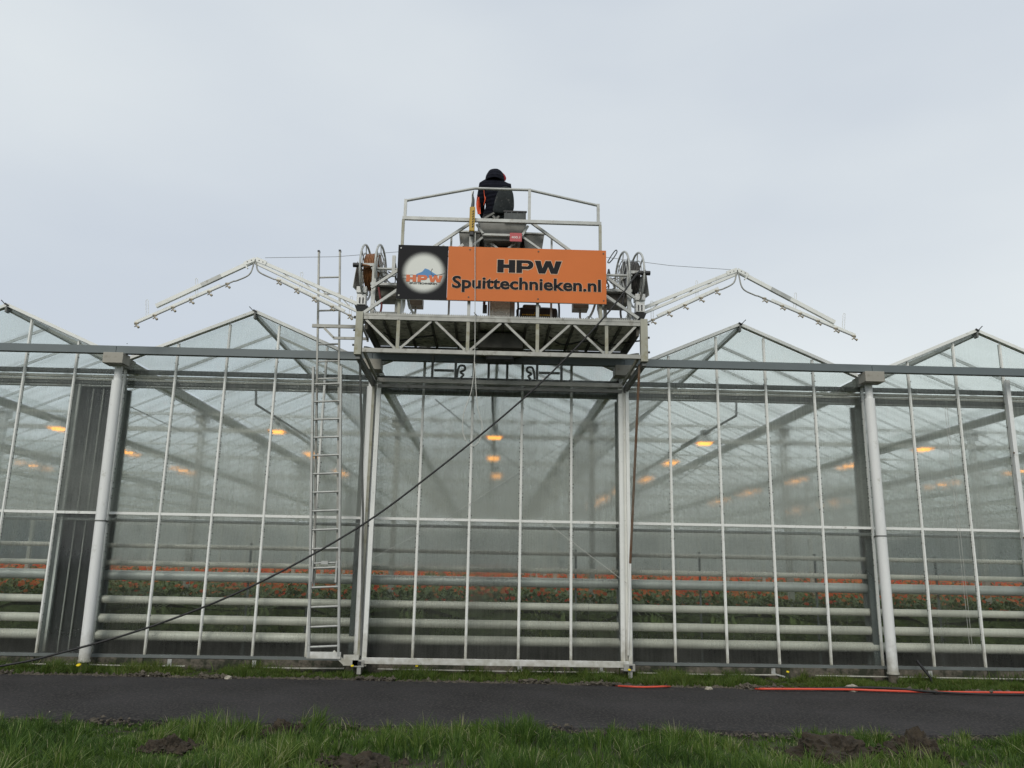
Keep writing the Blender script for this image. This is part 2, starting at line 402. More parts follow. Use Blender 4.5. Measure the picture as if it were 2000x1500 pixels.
# ------------------------------------------------------------------ ground
b = MB(); b.box((-400, -300, -0.3), (400, 700, -0.012)); M['field'] = mat('field_grass_ground', (0.05, 0.075, 0.02), 0.95, 0, 0.4, 0.6, spots=((0.036, 0.027, 0.017), 1.5), spot_range=(0.45, 0.6)); g = b.build('ground', 'field'); tag(g, kind='structure')

def edge_far(x):   # far edge of the asphalt
    return -0.98 - 0.02 * x - (0.10 if x > 1.0 else 0.1 * max(0, min(1, x + 0.2))) - (0.16 * max(0, min(1, (x - 3.5) / 2.5))) + 0.03 * math.sin(x * 1.7) + 0.02 * math.sin(x * 5.1 + 1)
def edge_near(x):
    return -4.20 - 0.02 * x + 0.035 * math.sin(x * 1.3 + 0.5) + 0.02 * math.sin(x * 4.3) + 0.012 * math.sin(x * 11)
b = MB(); N = 600; xs = [-60 + 120 * i / N for i in range(N + 1)]
top = 0.045
v = []
for x in xs:
    v += [(x, edge_far(x), -0.02), (x, edge_far(x) - 0.02, top - 0.01), (x, edge_far(x) * 0.67 + edge_near(x) * 0.33, top + 0.02), (x, edge_far(x) * 0.33 + edge_near(x) * 0.67, top + 0.02), (x, edge_near(x) + 0.02, top), (x, edge_near(x), -0.02)]
fq = []
for i in range(N):
    for k in range(5):
        a = i * 6 + k; fq.append((a, a + 1, a + 7, a + 6))
b.add(v, fq)
p = b.build('path', 'asphalt'); tag(p, kind='structure')

# ------------------------------------------------------------------ greenhouse
P0 = 0.8                       # pane width
ZS, ZM, ZG, ZR = 0.22, 2.31, 4.42, 5.60
SL = 0.4325
GX0, GX1 = -34.4, 33.6         # valleys at -2.4 + 4k
YB = 58.0
gh = thing('greenhouse', (-0.4, 0, 0), 'long white framed glass greenhouse with pointed gables and steamed up panes', 'greenhouse')
def ridge_z(x):
    u = (x + 2.4) % 4.0
    return ZR - SL * abs(u - 2.0)
kmin, kmax = -18, 18           # gable bars built one by one, x = 0.8 k
# plinth
seg = 0
x = GX0
xs = []
while x < GX1: xs.append(x); x += 1.6
pl = MB(); pl.box((-0.793, -0.045, -0.05), (0.793, 0.09, ZS - 0.035)); pm = pl.mesh('plinth_panel', 'concrete')
for k in range(-10, 11):
    inst('plinth_panel', pm, (k * 1.6, rnd.uniform(-0.006, 0.006), rnd.uniform(-0.008, 0.004)), gh)
b = MB()
for s in (-1, 1):
    b.box((s * 16.81, -0.045, -0.05), (s * 34, 0.09, ZS - 0.035))
b.build('outer_plinth', 'concrete', gh)
# sill and mid rail, one length per bay
bs = MB(); bs.box((-1.998, -0.035, ZS - 0.033), (1.998, 0.05, ZS + 0.012)); sm_ = bs.mesh('sill', 'column_in')
bm_ = MB(); bm_.box((-1.998, -0.022, ZM - 0.018), (1.998, 0.03, ZM + 0.022)); mm_ = bm_.mesh('mid_rail', 'white')
bg_ = MB(); bg_.box((-1.998, 0.05, 4.55), (1.998, 0.13, 4.615)); gm1 = bg_.mesh('upper_rail', 'alu_dark')
bg_ = MB(); bg_.box((-1.998, 0.05, 4.475), (1.998, 0.12, 4.515)); gm2 = bg_.mesh('pale_rail', 'pipe_heat')
bg_ = MB(); bg_.box((-1.998, 0.06, 4.425), (1.998, 0.12, 4.458)); gm3 = bg_.mesh('pale_rail', 'pipe_heat')
bg_ = MB(); bg_.box((-1.998, 0.08, 4.375), (1.998, 0.16, 4.42)); gm4 = bg_.mesh('lower_rail', 'alu_dark')
bg_ = MB(); bg_.tube([(-1.998, 0.12, 4.345), (1.998, 0.12, 4.345)], 0.024, 8); gm5 = bg_.mesh('top_tube', 'alu')
bg_ = MB(); bg_.tube([(-1.998, 0.14, 2.215), (1.998, 0.14, 2.215)], 0.026, 8); gm6 = bg_.mesh('mid_tube', 'white')
for k in range(-3, 4):
    xc = -0.4 + 4 * k
    for me in (sm_, mm_, gm1, gm2, gm3, gm4, gm5, gm6):
        inst(me.name.split('.')[0], me, (xc, 0, 0), gh)
# vertical glazing bars
bar_cache = {}
def bar_mesh(zt):
    k = round(zt, 2)
    if k not in bar_cache:
        b = MB(); b.box((-0.013, -0.032, ZS - 0.03), (0.013, 0.03, zt)); b.box((-0.021, -0.016, ZS), (0.021, -0.006, zt))
        bar_cache[k] = b.mesh('glazing_bar', 'white')
    return bar_cache[k]
for k in range(kmin, kmax + 1):
    inst('glazing_bar', bar_mesh(ridge_z(0.8 * k) - 0.03), (0.8 * k, 0, 0), gh)
# panes
pane_cache = {}
def pane(xc, z0, z1l, z1r, material):
    key = (round(z0, 3), round(z1l, 3), round(z1r, 3))
    if key not in pane_cache:
        b = MB(); w = P0 / 2 - 0.012
        b.prism([(-w, z0), (w, z0), (w, z1r), (-w, z1l)], -0.002, 0.002)
        pane_cache[key] = b.mesh('glass_pane', material)
    return inst('glass_pane', pane_cache[key], (xc, 0.0, 0), gh)
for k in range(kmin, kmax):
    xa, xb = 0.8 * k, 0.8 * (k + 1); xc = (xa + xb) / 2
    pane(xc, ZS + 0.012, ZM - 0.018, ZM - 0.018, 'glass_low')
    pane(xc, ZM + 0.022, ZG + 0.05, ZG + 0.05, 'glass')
    # top row reaches the sloping verge; the middle one of each bay is a pointed pane
    u = (xc + 2.4) % 4.0
    if abs(u - 2.0) < 0.05:
        if 'peak' not in pane_cache:
            b = MB(); w = P0 / 2 - 0.012; zz = ZR - SL * 0.4 - 0.03
            b.prism([(-w, ZG + 0.056), (w, ZG + 0.056), (w, zz), (0, ZR - 0.03), (-w, zz)], -0.002, 0.002)
            pane_cache['peak'] = b.mesh('glass_pane', 'glass')
        inst('glass_pane', pane_cache['peak'], (xc, 0, 0), gh)
    else:
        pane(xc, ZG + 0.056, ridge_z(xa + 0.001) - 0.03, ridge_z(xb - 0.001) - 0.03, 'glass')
# outer parts of the gable, beyond the picture
b = MB()
for s in (-1, 1):
    k = 19
    while 0.8 * k < 33:
        x = s * 0.8 * k; b.box((x - 0.017, -0.055, ZS), (x + 0.017, 0.03, ridge_z(x) - 0.03)); k += 1
    b.box((s * 14.45, -0.022, ZM - 0.02), (s * 34, 0.03, ZM + 0.02))
    b.box((s * 14.45, 0.05, 4.45), (s * 34, 0.12, 4.6))
tag(b.build('outer_glazing_bars', 'white', gh), kind='stuff')
b = MB()
for s in (-1, 1):
    for k in range(19, 42):
        xa, xb = s * 0.8 * k - 0.39, s * 0.8 * k + 0.39
        xa += 0.4 * s; xb += 0.4 * s
        z0, z1 = ridge_z(xa) - 0.03, ridge_z(xb) - 0.03
        b.add([(xa, 0, ZS), (xb, 0, ZS), (xb, 0, z1), (xa, 0, z0)], [(0, 1, 2, 3)])
tag(b.build('outer_glass_panes', 'glass_low', gh), kind='stuff')
# rubber clips / droplets along both sides of the bars
b = MB()
for k in range(-12, 12):
    x = 0.8 * k
    if (x + 2.4) % 4.0 < 0.01: pass
    for s in (-1, 1):
        z = ZS + 0.3
        dens = rnd.uniform(0.4, 1.0)
        while z < 4.9:
            z += rnd.uniform(0.03, 0.10) if (1.2 < z < 2.2 or 2.5 < z < 3.6) else rnd.uniform(0.06, 0.30)
            if rnd.random() < dens:
                h = rnd.uniform(0.006, 0.016); xo = x + s * 0.029
                b.box((xo - 0.007, -0.018, z), (xo + 0.007, -0.006, z + h))
tag(b.build('glazing_clips', 'darkgrey', gh), kind='stuff')

# verge bars, ridge caps
for k in range(-3, 4):
    xr = -0.4 + 4 * k
    for s in (-1, 1):
        b = MB(); q = 2.02
        b.bar((0, -0.03, ZR + 0.005), (s * q, -0.03, ZR + 0.005 - SL * q), 0.075, 0.034)
        b.bar((0, -0.072, ZR + 0.018), (s * q, -0.072, ZR + 0.018 - SL * q), 0.012, 0.05)
        inst('verge_bar', b.mesh('verge_bar', 'white'), (xr, 0, 0), gh)
    b = MB(); b.box((-0.014, -0.09, ZR - 0.11), (0.014, 0.0, ZR - 0.02)); b.build('ridge_clamp', 'alu_dark', gh).location = (xr, 0, 0)
    b = MB(); b.bar((0.03 * (1 if k > 0 else -1), -0.08, ZR + 0.02), (0.10 * (1 if k > 0 else -1), -0.08, ZR + 0.09), 0.012, 0.012)
    b.bar((-0.025, -0.09, ZR + 0.035), (0.03, -0.09, ZR + 0.0), 0.02, 0.02)
    b.build('ridge_tip', 'black', gh).location = (xr, 0, 0)
    # ridge purlin running back
    b = MB(); b.box((-0.03, 0.03, ZR - 0.07), (0.03, YB, ZR - 0.01)); b.build('ridge_purlin', 'steel_bar', gh).location = (xr, 0, 0)
# valley gutters
for k in range(-8, 10):
    xv = -2.4 + 4 * k
    b = MB(); b.add([(-0.085, 0.10, 4.74), (-0.085, YB, 4.74), (-0.045, YB, 4.60), (-0.045, 0.10, 4.60), (0.045, YB, 4.60), (0.045, 0.10, 4.60), (0.085, YB, 4.74), (0.085, 0.10, 4.74)],
                    [(0, 1, 2, 3), (3, 2, 4, 5), (5, 4, 6, 7), (0, 3, 5, 7)])
    b.build('valley_gutter', 'alu', gh).location = (xv, 0, 0)
# roof panes and roof bars; the nearest ones are parts of their own
PW = 1.12
for sl in (-1, 1):
    pass
pmesh = {}
for s in (-1, 1):
    b = MB(); e = 0.012
    b.add([(0, e, ZR), (s * 1.92, e, ZR - SL * 1.92), (s * 1.92, PW - e, ZR - SL * 1.92), (0, PW - e, ZR)], [(0, 1, 2, 3)] if s < 0 else [(3, 2, 1, 0)])
    pmesh[s] = b.mesh('roof_pane', 'glass_roof')
    b = MB(); b.bar((0, 0, ZR - 0.03), (s * 1.93, 0, ZR - 0.03 - SL * 1.93), 0.028, 0.045)
    pmesh[('bar', s)] = b.mesh('roof_bar', 'steel_bar')
rest_p, rest_b = MB(), MB()
NP = int(YB / PW)
for k in range(-8, 9):
    xr = -0.4 + 4 * k
    for s in (-1, 1):
        for j in range(NP):
            y = 0.03 + j * PW
            near = (-3 <= k <= 3) and j < 10
            if near:
                inst('roof_pane', pmesh[s], (xr, y, 0), gh)
                if j: inst('roof_bar', pmesh[('bar', s)], (xr, y, 0), gh)
            else:
                rest_p.add([(xr, y, ZR), (xr + s * 1.92, y, ZR - SL * 1.92), (xr + s * 1.92, y + PW, ZR - SL * 1.92), (xr, y + PW, ZR)], [(0, 1, 2, 3)] if s < 0 else [(3, 2, 1, 0)])
                rest_b.bar((xr, y, ZR - 0.03), (xr + s * 1.93, y, ZR - 0.03 - SL * 1.93), 0.03, 0.045)
tag(rest_p.build('far_roof_panes', 'glass_roof', gh), kind='stuff')
tag(rest_b.build('far_roof_bars', 'steel_bar', gh), kind='stuff')
# lattice girders and interior columns
def girder(x0, x1, y):
    b = MB()
    b.bar((x0, y, 4.20), (x1, y, 4.20), 0.06, 0.085); b.bar((x0, y, 4.52), (x1, y, 4.52), 0.045, 0.045)
    n = int((x1 - x0) / 0.5)
    for i in range(n):
        xa = x0 + (x1 - x0) * i / n; xb = x0 + (x1 - x0) * (i + 1) / n
        za, zb = (4.24, 4.50) if i % 2 == 0 else (4.50, 4.24)
        b.bar((xa, y, za), (xb, y, zb), 0.014)
    return b
for j in range(12):
    y = 3.6 + 4.5 * j
    girder(-34.3, 33.5, y).build('lattice_girder', 'steel_in', gh)
colm = MB(); colm.box((-0.05, -0.06, 0), (0.05, 0.06, 4.56)); colm.box((-0.13, -0.05, 4.36), (0.13, 0.05, 4.575)); colm = colm.mesh('column', 'steel_in')
for j in range(8):
    for k in range(-3, 5):
        inst('column', colm, (-2.4 + 4 * k + (4 if False else 0), 3.6 + 4.5 * j + 0.09, 0), gh) if (k % 2 == 1 or j < 1) else None
gcol = MB(); gcol.box((-0.075, 0.20, 0), (0.075, 0.245, 4.34)); gcol.box((-0.02, 0.247, 0), (0.02, 0.40, 4.34)); gcol.box((-0.075, 0.402, 0), (0.075, 0.44, 4.34)); gcol = gcol.mesh('gable_column', 'column_in')
for k in range(-3, 5):
    inst('gable_column', gcol, (-2.4 + 4 * k + (-0.13 if k < 1 else 0.05), 0, 0), gh)
# sloping brace plates from gutter ends down to the girder, and thin wind-brace cables
for (a, c) in (((-6.567, 0.5, 4.12), (-6.491, 3.0, 4.048)), ((-1.444, 0.5, 4.331), (1.466, 6.0, 2.853)), ((2.188, 0.5, 4.243), (1.903, 4.0, 4.127)), ((4.573, 5.0, 4.1), (3.714, 7.0, 3.457))):
    b = MB(); b.tube([a, c], 0.008, 5); b.build('brace_cable', 'alu_dark', gh)
for a, c, d in (((-4.477, 0.6, 4.498), (-4.45, 0.6, 4.19), (-4.05, 3.5, 4.0)), ((3.696, 0.6, 4.521), (3.682, 0.6, 4.191), (3.3, 3.0, 4.0)), ((-0.484, 0.6, 4.508), (-0.476, 0.6, 4.198), (-0.42, 2.2, 4.05))):
    b = MB(); b.tube([a, c, d], 0.02, 7); b.build('lamp_feed_pipe', 'alu_dark', gh)
# lamp rails running back under each ridge
for k in range(-3, 4):
    b = MB(); b.box((-0.03, 1.9, 4.11), (0.03, 40, 4.15)); b.build('lamp_rail', 'steel_in', gh).location = (-0.42 + 4 * k, 0, 0)
# far gable, side walls, floor
b = MB(); b.box((GX0, YB, 0), (GX1, YB + 0.1, 4.7)); b.build('far_wall', 'far_wall', gh)
b = MB()
for xs_ in (GX0, GX1):
    b.add([(xs_, 0, 0), (xs_, YB, 0), (xs_, YB, 4.7), (xs_, 0, 4.7)], [(0, 1, 2, 3)])
b.build('side_wall', 'far_wall', gh)
b = MB(); b.box((GX0, 0.10, -0.01), (GX1, YB, 0.012)); tag(b.build('floor', 'floor_in'), kind='structure')

# horizontal pipes behind the lower glass
for z, r, y, mt, nm in ((1.828, 0.036, 0.34, 'pipe_heat', 'heating_pipe'), (1.555, 0.042, 0.36, 'pipe_heat', 'heating_pipe'), (1.37, 0.078, 0.42, 'pipe_big', 'air_duct'),
                        (1.005, 0.058, 0.30, 'pipe_heat', 'heating_pipe'), (0.725, 0.066, 0.28, 'pipe_heat', 'heating_pipe'), (0.475, 0.076, 0.26, 'pipe_heat', 'heating_pipe')):
    b = MB(); b.tube([(-20, y, z), (20, y, z)], r, 14); b.build(nm, mt, gh)
for x in (-9.3, -7.25, -4.3, -3.35, 0.93, 2.95, 4.85, 6.85, 8.3):
    b = MB(); b.tube([(x, 0.52, 0), (x, 0.52, 1.9)], 0.018, 8); b.build('pipe_stand', 'column_in', gh)
# dark rolled screen beside the left column
rs = MB(); rs.box((-7.20, 0.16, 0.05), (-6.62, 0.19, 4.33)); rs = rs.build('dark_screen', 'screen', gh)
b = MB(); b.box((-7.26, 0.13, 0.05), (-7.12, 0.155, 4.33)); b.build('screen_frame', 'column_in', gh)
for x in (-6.96, -6.80):
    b = MB(); b.tube([(x, 0.125, 0.05), (x + 0.03, 0.125, 4.3)], 0.011, 7); b.build('screen_rod', 'steel_in', gh)
b = MB(); b.box((-7.15, 0.06, 0.24), (-7.115, 0.10, 4.36)); b.build('inner_bar', 'white', gh)

# grey rail beam in front of the gables: one length per bay, butted at the brackets
for k in range(-4, 5):
    b = MB(); b.box((-1.996, -0.42, 4.765), (1.996, -0.32, 4.885)); b.build('rail_beam', 'beam_grey', gh).location = (-0.4 + 4 * k, 0, 0)
for k in range(-3, 5):
    xv = -2.4 + 4 * k
    b = MB(); b.box((-0.155, -0.50, 4.59), (0.155, -0.24, 4.760)); bx = b.build('gutter_box', 'beige', gh, bevel=0.006); bx.location = (xv, 0, 0)
    b = MB(); b.add([(-0.10, -0.24, 4.75), (0.10, -0.24, 4.75), (0.10, 0.10, 4.75), (-0.10, 0.10, 4.75), (-0.06, -0.24, 4.60), (0.06, -0.24, 4.60), (0.06, 0.10, 4.60), (-0.06, 0.10, 4.60)],
                    [(0, 1, 2, 3), (4, 7, 6, 5), (0, 4, 5, 1), (1, 5, 6, 2), (2, 6, 7, 3), (3, 7, 4, 0)])
    b.build('gutter_end', 'alu_dull', gh).location = (xv, 0, 0)
    # downpipe
    b = MB(); b.tube([(xv + 0.03, -0.25, 0.14), (xv, -0.25, 4.36)], 0.079, 20); dp = b.build('downpipe', 'pipe_white', gh)
    b = MB(); b.tube([(xv, -0.25, 4.36), (xv, -0.25, 4.60)], 0.058, 16); b.build('pipe_neck', 'pipe_white', dp)
    b = MB(); b.tube([(xv + 0.015, -0.25, 2.17), (xv + 0.015, -0.25, 2.19)], 0.084, 18); b.box((xv - 0.01, -0.25, 2.165), (xv + 0.04, -0.05, 2.19)); b.build('pipe_bracket', 'alu_dark', dp)
    b = MB(); b.tube([(xv + 0.03, -0.25, 0.14), (xv + 0.03, -0.25, 0.165)], 0.09, 18); b.build('pipe_collar', 'pipe_white', dp)
    b = MB(); b.tube([(xv + 0.03, -0.25, -0.05), (xv + 0.03, -0.25, 0.14)], 0.072, 14); b.build('pipe_foot', 'concrete', dp)
b = MB(); b.box((7.967, -0.115, 0.1), (8.033, -0.06, 4.76)); b.build('gable_post', 'pipe_white', gh)
for z in (3.55, 2.2):
    b = MB(); b.tube([(7.96, -0.12, z), (7.95, -0.14, z)], 0.015, 8); b.build('post_bolt', 'brown', gh)
for x in (6.95, 6.99):
    b = MB(); b.tube([(x, -0.03, 4.3), (x + 0.02, -0.03, 0.5)], 0.003, 5); b.build('pull_cord', 'cord', gh)
# conduit and little brackets along the foot
for (x0, x1) in ((-10.5, -6.55), (-6.35, -4.95), (-4.1, -2.6), (-2.1, 1.45), (1.8, 3.9), (4.5, 10.5)):
    b = MB(); b.tube([(x0, -0.11, 0.085), ((x0 + x1) / 2, -0.112, 0.078), (x1, -0.11, 0.085)], 0.011, 7); b.build('base_conduit', 'pipe_white', gh)
for x in (-8.0, -5.2, -3.95, 0.02, 1.25, 3.88, 6.3, 7.9):
    b = MB(); b.box((x - 0.03, -0.062, 0.09), (x + 0.03, -0.047, 0.175)); b.bar((x, -0.055, 0.10), (x + (0.16 if x > 0 else -0.16), -0.10, 0.06), 0.02); b.build('base_bracket', 'alu', gh)

# lamps
bays = {-3: 'third bay left of the platform', -2: 'second bay left of the platform', -1: 'bay just left of the platform', 0: 'bay under the platform',
        1: 'bay just right of the platform', 2: 'second bay right of the platform', 3: 'third bay right of the platform'}
rows = [(2.1, 'nearest to the glass'), (5.15, 'second from the glass'), (8.75, 'third from the glass'), (12.1, 'fourth from the glass'), (15.5, 'fifth from the glass'), (19.0, 'sixth from the glass')]
h = MB()
h.add([(-0.15, -0.10, 0), (0.15, -0.10, 0), (0.15, 0.10, 0), (-0.15, 0.10, 0), (-0.07, -0.05, 0.11), (0.07, -0.05, 0.11), (0.07, 0.05, 0.11), (-0.07, 0.05, 0.11)],
      [(4, 5, 6, 7), (0, 1, 5, 4), (1, 2, 6, 5), (2, 3, 7, 6), (3, 0, 4, 7)])
hm = h.mesh('reflector', 'alu')
h = MB(); h.add([(-0.14, -0.09, 0.012), (0.14, -0.09, 0.012), (0.14, 0.09, 0.012), (-0.14, 0.09, 0.012)], [(0, 3, 2, 1)]); lm_ = h.mesh('lens', 'lens')  # no real lens: added glowing plane imitating the lit reflector inside
h = MB(); h.box((-0.05, -0.05, 0.11), (0.05, 0.05, 0.19)); cm_ = h.mesh('ballast', 'alu_dark')
h = MB(); h.tube([(-0.11, 0, 0.0), (-0.09, 0, -0.01), (0.09, 0, -0.01), (0.11, 0, 0.0)], [0.010, 0.026, 0.026, 0.010], 8); bm2 = h.mesh('bulb', 'bulb')
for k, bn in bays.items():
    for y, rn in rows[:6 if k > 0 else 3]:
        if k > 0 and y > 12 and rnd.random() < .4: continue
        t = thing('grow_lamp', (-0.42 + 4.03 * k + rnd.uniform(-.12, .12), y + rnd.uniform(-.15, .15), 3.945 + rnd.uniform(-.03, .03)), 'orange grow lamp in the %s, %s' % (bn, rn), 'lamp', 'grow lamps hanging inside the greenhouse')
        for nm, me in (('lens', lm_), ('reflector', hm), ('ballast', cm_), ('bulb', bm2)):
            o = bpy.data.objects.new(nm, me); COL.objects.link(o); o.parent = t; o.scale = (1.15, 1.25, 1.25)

# ------------------------------------------------------------------ crop
def leaf_field(name, n, xr, yr, zr, size, mt, seed, shape='leaf', zfun=None, parent=None):
    g = np.random.default_rng(seed)
    x = g.uniform(*xr, n); y = g.uniform(*yr, n); z = g.uniform(*zr, n)
    if zfun is not None: z = zfun(x, y, z, g)
    if shape != 'leaf':
        k_ = g.random(n) < .35 + .65 * np.clip(.5 + .9 * np.sin(x * 1.1 + 2 * np.sin(y * .7)) * np.sin(x * .43 + y), 0, 1); x, y, z = x[k_], y[k_], z[k_]; n = len(x)
    s = g.uniform(*size, n); a = g.uniform(0, 2 * np.pi, n); tilt = g.uniform(-0.2, 1.2, n)
    d = np.stack([np.cos(a) * np.cos(tilt), np.sin(a) * np.cos(tilt), np.sin(tilt)], 1)
    w = np.stack([-np.sin(a), np.cos(a), np.zeros(n)], 1)
    p = np.stack([x, y, z], 1)
    if shape == 'leaf':
        q = [p, p + d * s[:, None] * .45 + w * s[:, None] * .22, p + d * s[:, None] * np.array([1, 1, .8]), p + d * s[:, None] * .45 - w * s[:, None] * .22]
        nv = 4
    else:
        nv = 7
        up = np.stack([g.normal(0, .25, n), -0.75 + g.normal(0, .25, n), 0.7 + g.normal(0, .2, n)], 1); up /= np.linalg.norm(up, axis=1)[:, None]
        e1 = np.cross(up, np.array([1.0, 0, 0])); e1 /= np.linalg.norm(e1, axis=1)[:, None]; e2 = np.cross(up, e1)
        q = [p + s[:, None] * (e1 * math.cos(t) + e2 * math.sin(t)) + up * s[:, None] * .15 for t in [2 * math.pi * k / 7 for k in range(7)]]
    v = np.stack(q, 1).reshape(-1, 3)
    me = bpy.data.meshes.new(name); me.vertices.add(n * nv); me.vertices.foreach_set('co', v.ravel())
    me.loops.add(n * nv); me.loops.foreach_set('vertex_index', np.arange(n * nv)); me.polygons.add(n)
    me.polygons.foreach_set('loop_start', np.arange(n) * nv); me.polygons.foreach_set('loop_total', np.full(n, nv)); me.update()
    at = me.attributes.new('tone', 'FLOAT', 'FACE'); at.data.foreach_set('value', g.random(n).astype(np.float32))
    me.materials.append(M[mt]); o = bpy.data.objects.new(name, me); COL.objects.link(o)
    return o
# beds: raised rows along X, their tops form one canopy
b = MB()
g = np.random.default_rng(3)
nx, ny = 110, 90
X = np.linspace(-30, 30, nx); Y = 0.95 + (np.linspace(0, 1, ny) ** 1.8) * 50
vv = []
for j in range(ny):
    for i in range(nx):
        vv.append((X[i], Y[j], 0.86 + 0.10 * math.sin(X[i] * 3.1 + Y[j]) * math.sin(Y[j] * 2.2) + g.uniform(-.07, .07)))
ff = [(j * nx + i, j * nx + i + 1, (j + 1) * nx + i + 1, (j + 1) * nx + i) for j in range(ny - 1) for i in range(nx - 1)]
b.add(vv, ff, True)
b.add([(-30, 0.98, 0.45), (30, 0.98, 0.45), (30, 1.0, 0.86), (-30, 1.0, 0.86)], [(0, 1, 2, 3)])
tag(b.build('crop_bed', 'stem'), kind='stuff', label='dense green gerbera crop filling the greenhouse', cat='crop')
crop = []
crop.append(leaf_field('crop_leaves', 15000, (-11, 11), (0.75, 1.9), (0.40, 1.12), (0.06, 0.15), 'leaf', 11, zfun=lambda x, y, z, g: np.where(y < 1.05, z, 0.86 + (z - .4) * 0.35)))
crop.append(leaf_field('crop_leaves', 14000, (-20, 20), (1.9, 12), (0.85, 1.12), (0.08, 0.17), 'leaf', 12))
crop.append(leaf_field('crop_leaves', 9000, (-30, 30), (12, 50), (0.85, 1.12), (0.14, 0.28), 'leaf', 13))
for o in crop: tag(o, kind='stuff', label='green gerbera leaves', cat='crop')
bl = []
bl.append(leaf_field('gerbera_blooms', 1000, (-11, 11), (0.85, 3.5), (0.98, 1.30), (0.024, 0.042), 'bloom', 21, 'disc'))
bl.append(leaf_field('gerbera_blooms', 2600, (-20, 20), (3.5, 14), (1.04, 1.30), (0.035, 0.055), 'bloom', 22, 'disc'))
bl.append(leaf_field('gerbera_blooms', 4200, (-30, 30), (14, 50), (1.12, 1.28), (0.05, 0.08), 'bloom', 23, 'disc'))
for o in bl: tag(o, kind='stuff', label='orange red gerbera blooms above the leaves', cat='flowers')
# a few long leaves that hang out over the pipes
g = rnd
b = MB()
for cx in (-4.05, -1.75, -1.6, 0.75, 3.25, 4.35, -5.6, 2.1):
    for q in range(7):
        x = cx + g.uniform(-.18, .18); L = g.uniform(.10, .2); w = g.uniform(.02, .035); a = g.uniform(-.8, .8)
        p0 = Vector((x, 0.30, 0.90 + g.uniform(-.04, .04))); d = Vector((math.sin(a) * .7, -0.25, -1)).normalized(); s_ = Vector((1, 0, math.sin(a))).normalized()
        b.add([p0, p0 + d * L * .5 + s_ * w, p0 + d * L, p0 + d * L * .5 - s_ * w], [(0, 1, 2, 3)])
        b.add([p0, p0 + Vector((0, .5, .06)), p0 + Vector((.02, .5, .06)), p0 + Vector((.02, 0, 0))], [(0, 1, 2, 3)])
o = b.build('drooping_leaves', 'stem'); tag(o, kind='stuff', label='dark leaves drooping over the heating pipes', cat='crop')

# ------------------------------------------------------------------ work platform (gantry) in front of the gable
wp = thing('work_platform', (-0.37, -0.9, 0.2), 'grey metal work platform on tall legs with trussed deck and white bottom beam', 'work platform')
YF, YK = -1.60, -0.08                      # front and back of the deck
XL, XR = -2.37, 1.64
def part(name, b, mt, bevel=0): return b.build(name, mt, wp, bevel)
# front truss
b = MB(); b.box((XL, YF - 0.03, 5.065), (XR, YF + 0.03, 5.12)); part('top_chord', b, 'alu_dull')
b = MB(); b.box((XL, YF - 0.03, 4.575), (XR, YF + 0.03, 4.635)); part('bottom_chord', b, 'alu_dull')
b = MB(); b.box((XL, YF - 0.035, 5.12), (XR, YF + 0.01, 5.15));
part('deck_edge', b, 'alu_dull')
b = MB()
x = XL + 0.02
while x < XR - 0.03:
    b.box((x, YF - 0.034, 5.152), (x + 0.014, YF - 0.004, 5.164)); x += 0.03
tag(part('grip_teeth', b, 'alu_dull'), kind='stuff')
VX = [-1.87, -0.865, 0.14, 1.145]
for x in VX:
    b = MB(); b.box((x - 0.024, YF - 0.022, 4.637), (x + 0.024, YF + 0.022, 5.063)); part('truss_post', b, 'post')
tops = [XL + 0.03, -1.37, -0.36, 0.64, XR - 0.04]
for i, x in enumerate(VX):
    for s, xt in ((-1, tops[i] + (0.03 if i else 0)), (1, tops[i + 1] - 0.03)):
        b = MB(); b.bar((x + s * 0.035, YF, 4.64), (xt, YF, 5.06), 0.03, 0.034); part('truss_brace', b, 'alu_dull')
# rear truss, plainer
b = MB(); b.box((XL, YK - 0.03, 5.01), (XR, YK + 0.03, 5.07)); part('rear_chord', b, 'alu_dark')
# deck plates and joists
px = [XL + 0.005 + (XR - XL - 0.01) * i / 4 for i in range(5)]
for i in range(4):
    b = MB(); b.box((px[i] + 0.0005, YF + 0.034, 5.075), (px[i + 1] - 0.0005, YK - 0.034, 5.095)); part('deck_plate', b, 'deckplate')
for i in range(11):
    x = XL + 0.28 + (XR - XL - 0.56) * i / 10
    b = MB(); b.box((x - 0.016, YF + 0.034, 5.035), (x + 0.016, YK - 0.034, 5.073)); part('deck_joist', b, 'funnel')
for s, x in ((-1, XL + 0.03), (1, XR - 0.03)):
    b = MB(); b.box((x - 0.02, YF + 0.035, 4.93), (x + 0.02, YK, 5.07)); part('side_plate', b, 'funnel')
    b = MB(); b.bar((x, YF + 0.05, 4.66), (x, YK, 5.0), 0.035); part('side_brace', b, 'alu_dark')
b = MB(); b.box((-0.72, -1.2, 4.80), (-0.05, -0.6, 5.03)); part('drive_housing', b, 'funnel', 0.01)
b = MB(); b.box((-0.60, -1.0, 4.66), (-0.18, -0.7, 4.795)); part('drive_motor', b, 'black', 0.02)
for x0 in (-2.15, -1.2, 0.35, 1.0):
    b = MB(); b.tube(spline([(x0, -1.1, 5.02), (x0 + .2, -1.0, 4.93), (x0 + .5, -1.05, 4.97), (x0 + .75, -1.0, 5.02)], 6), 0.012, 6); part('under_deck_hose', b, 'rubber')
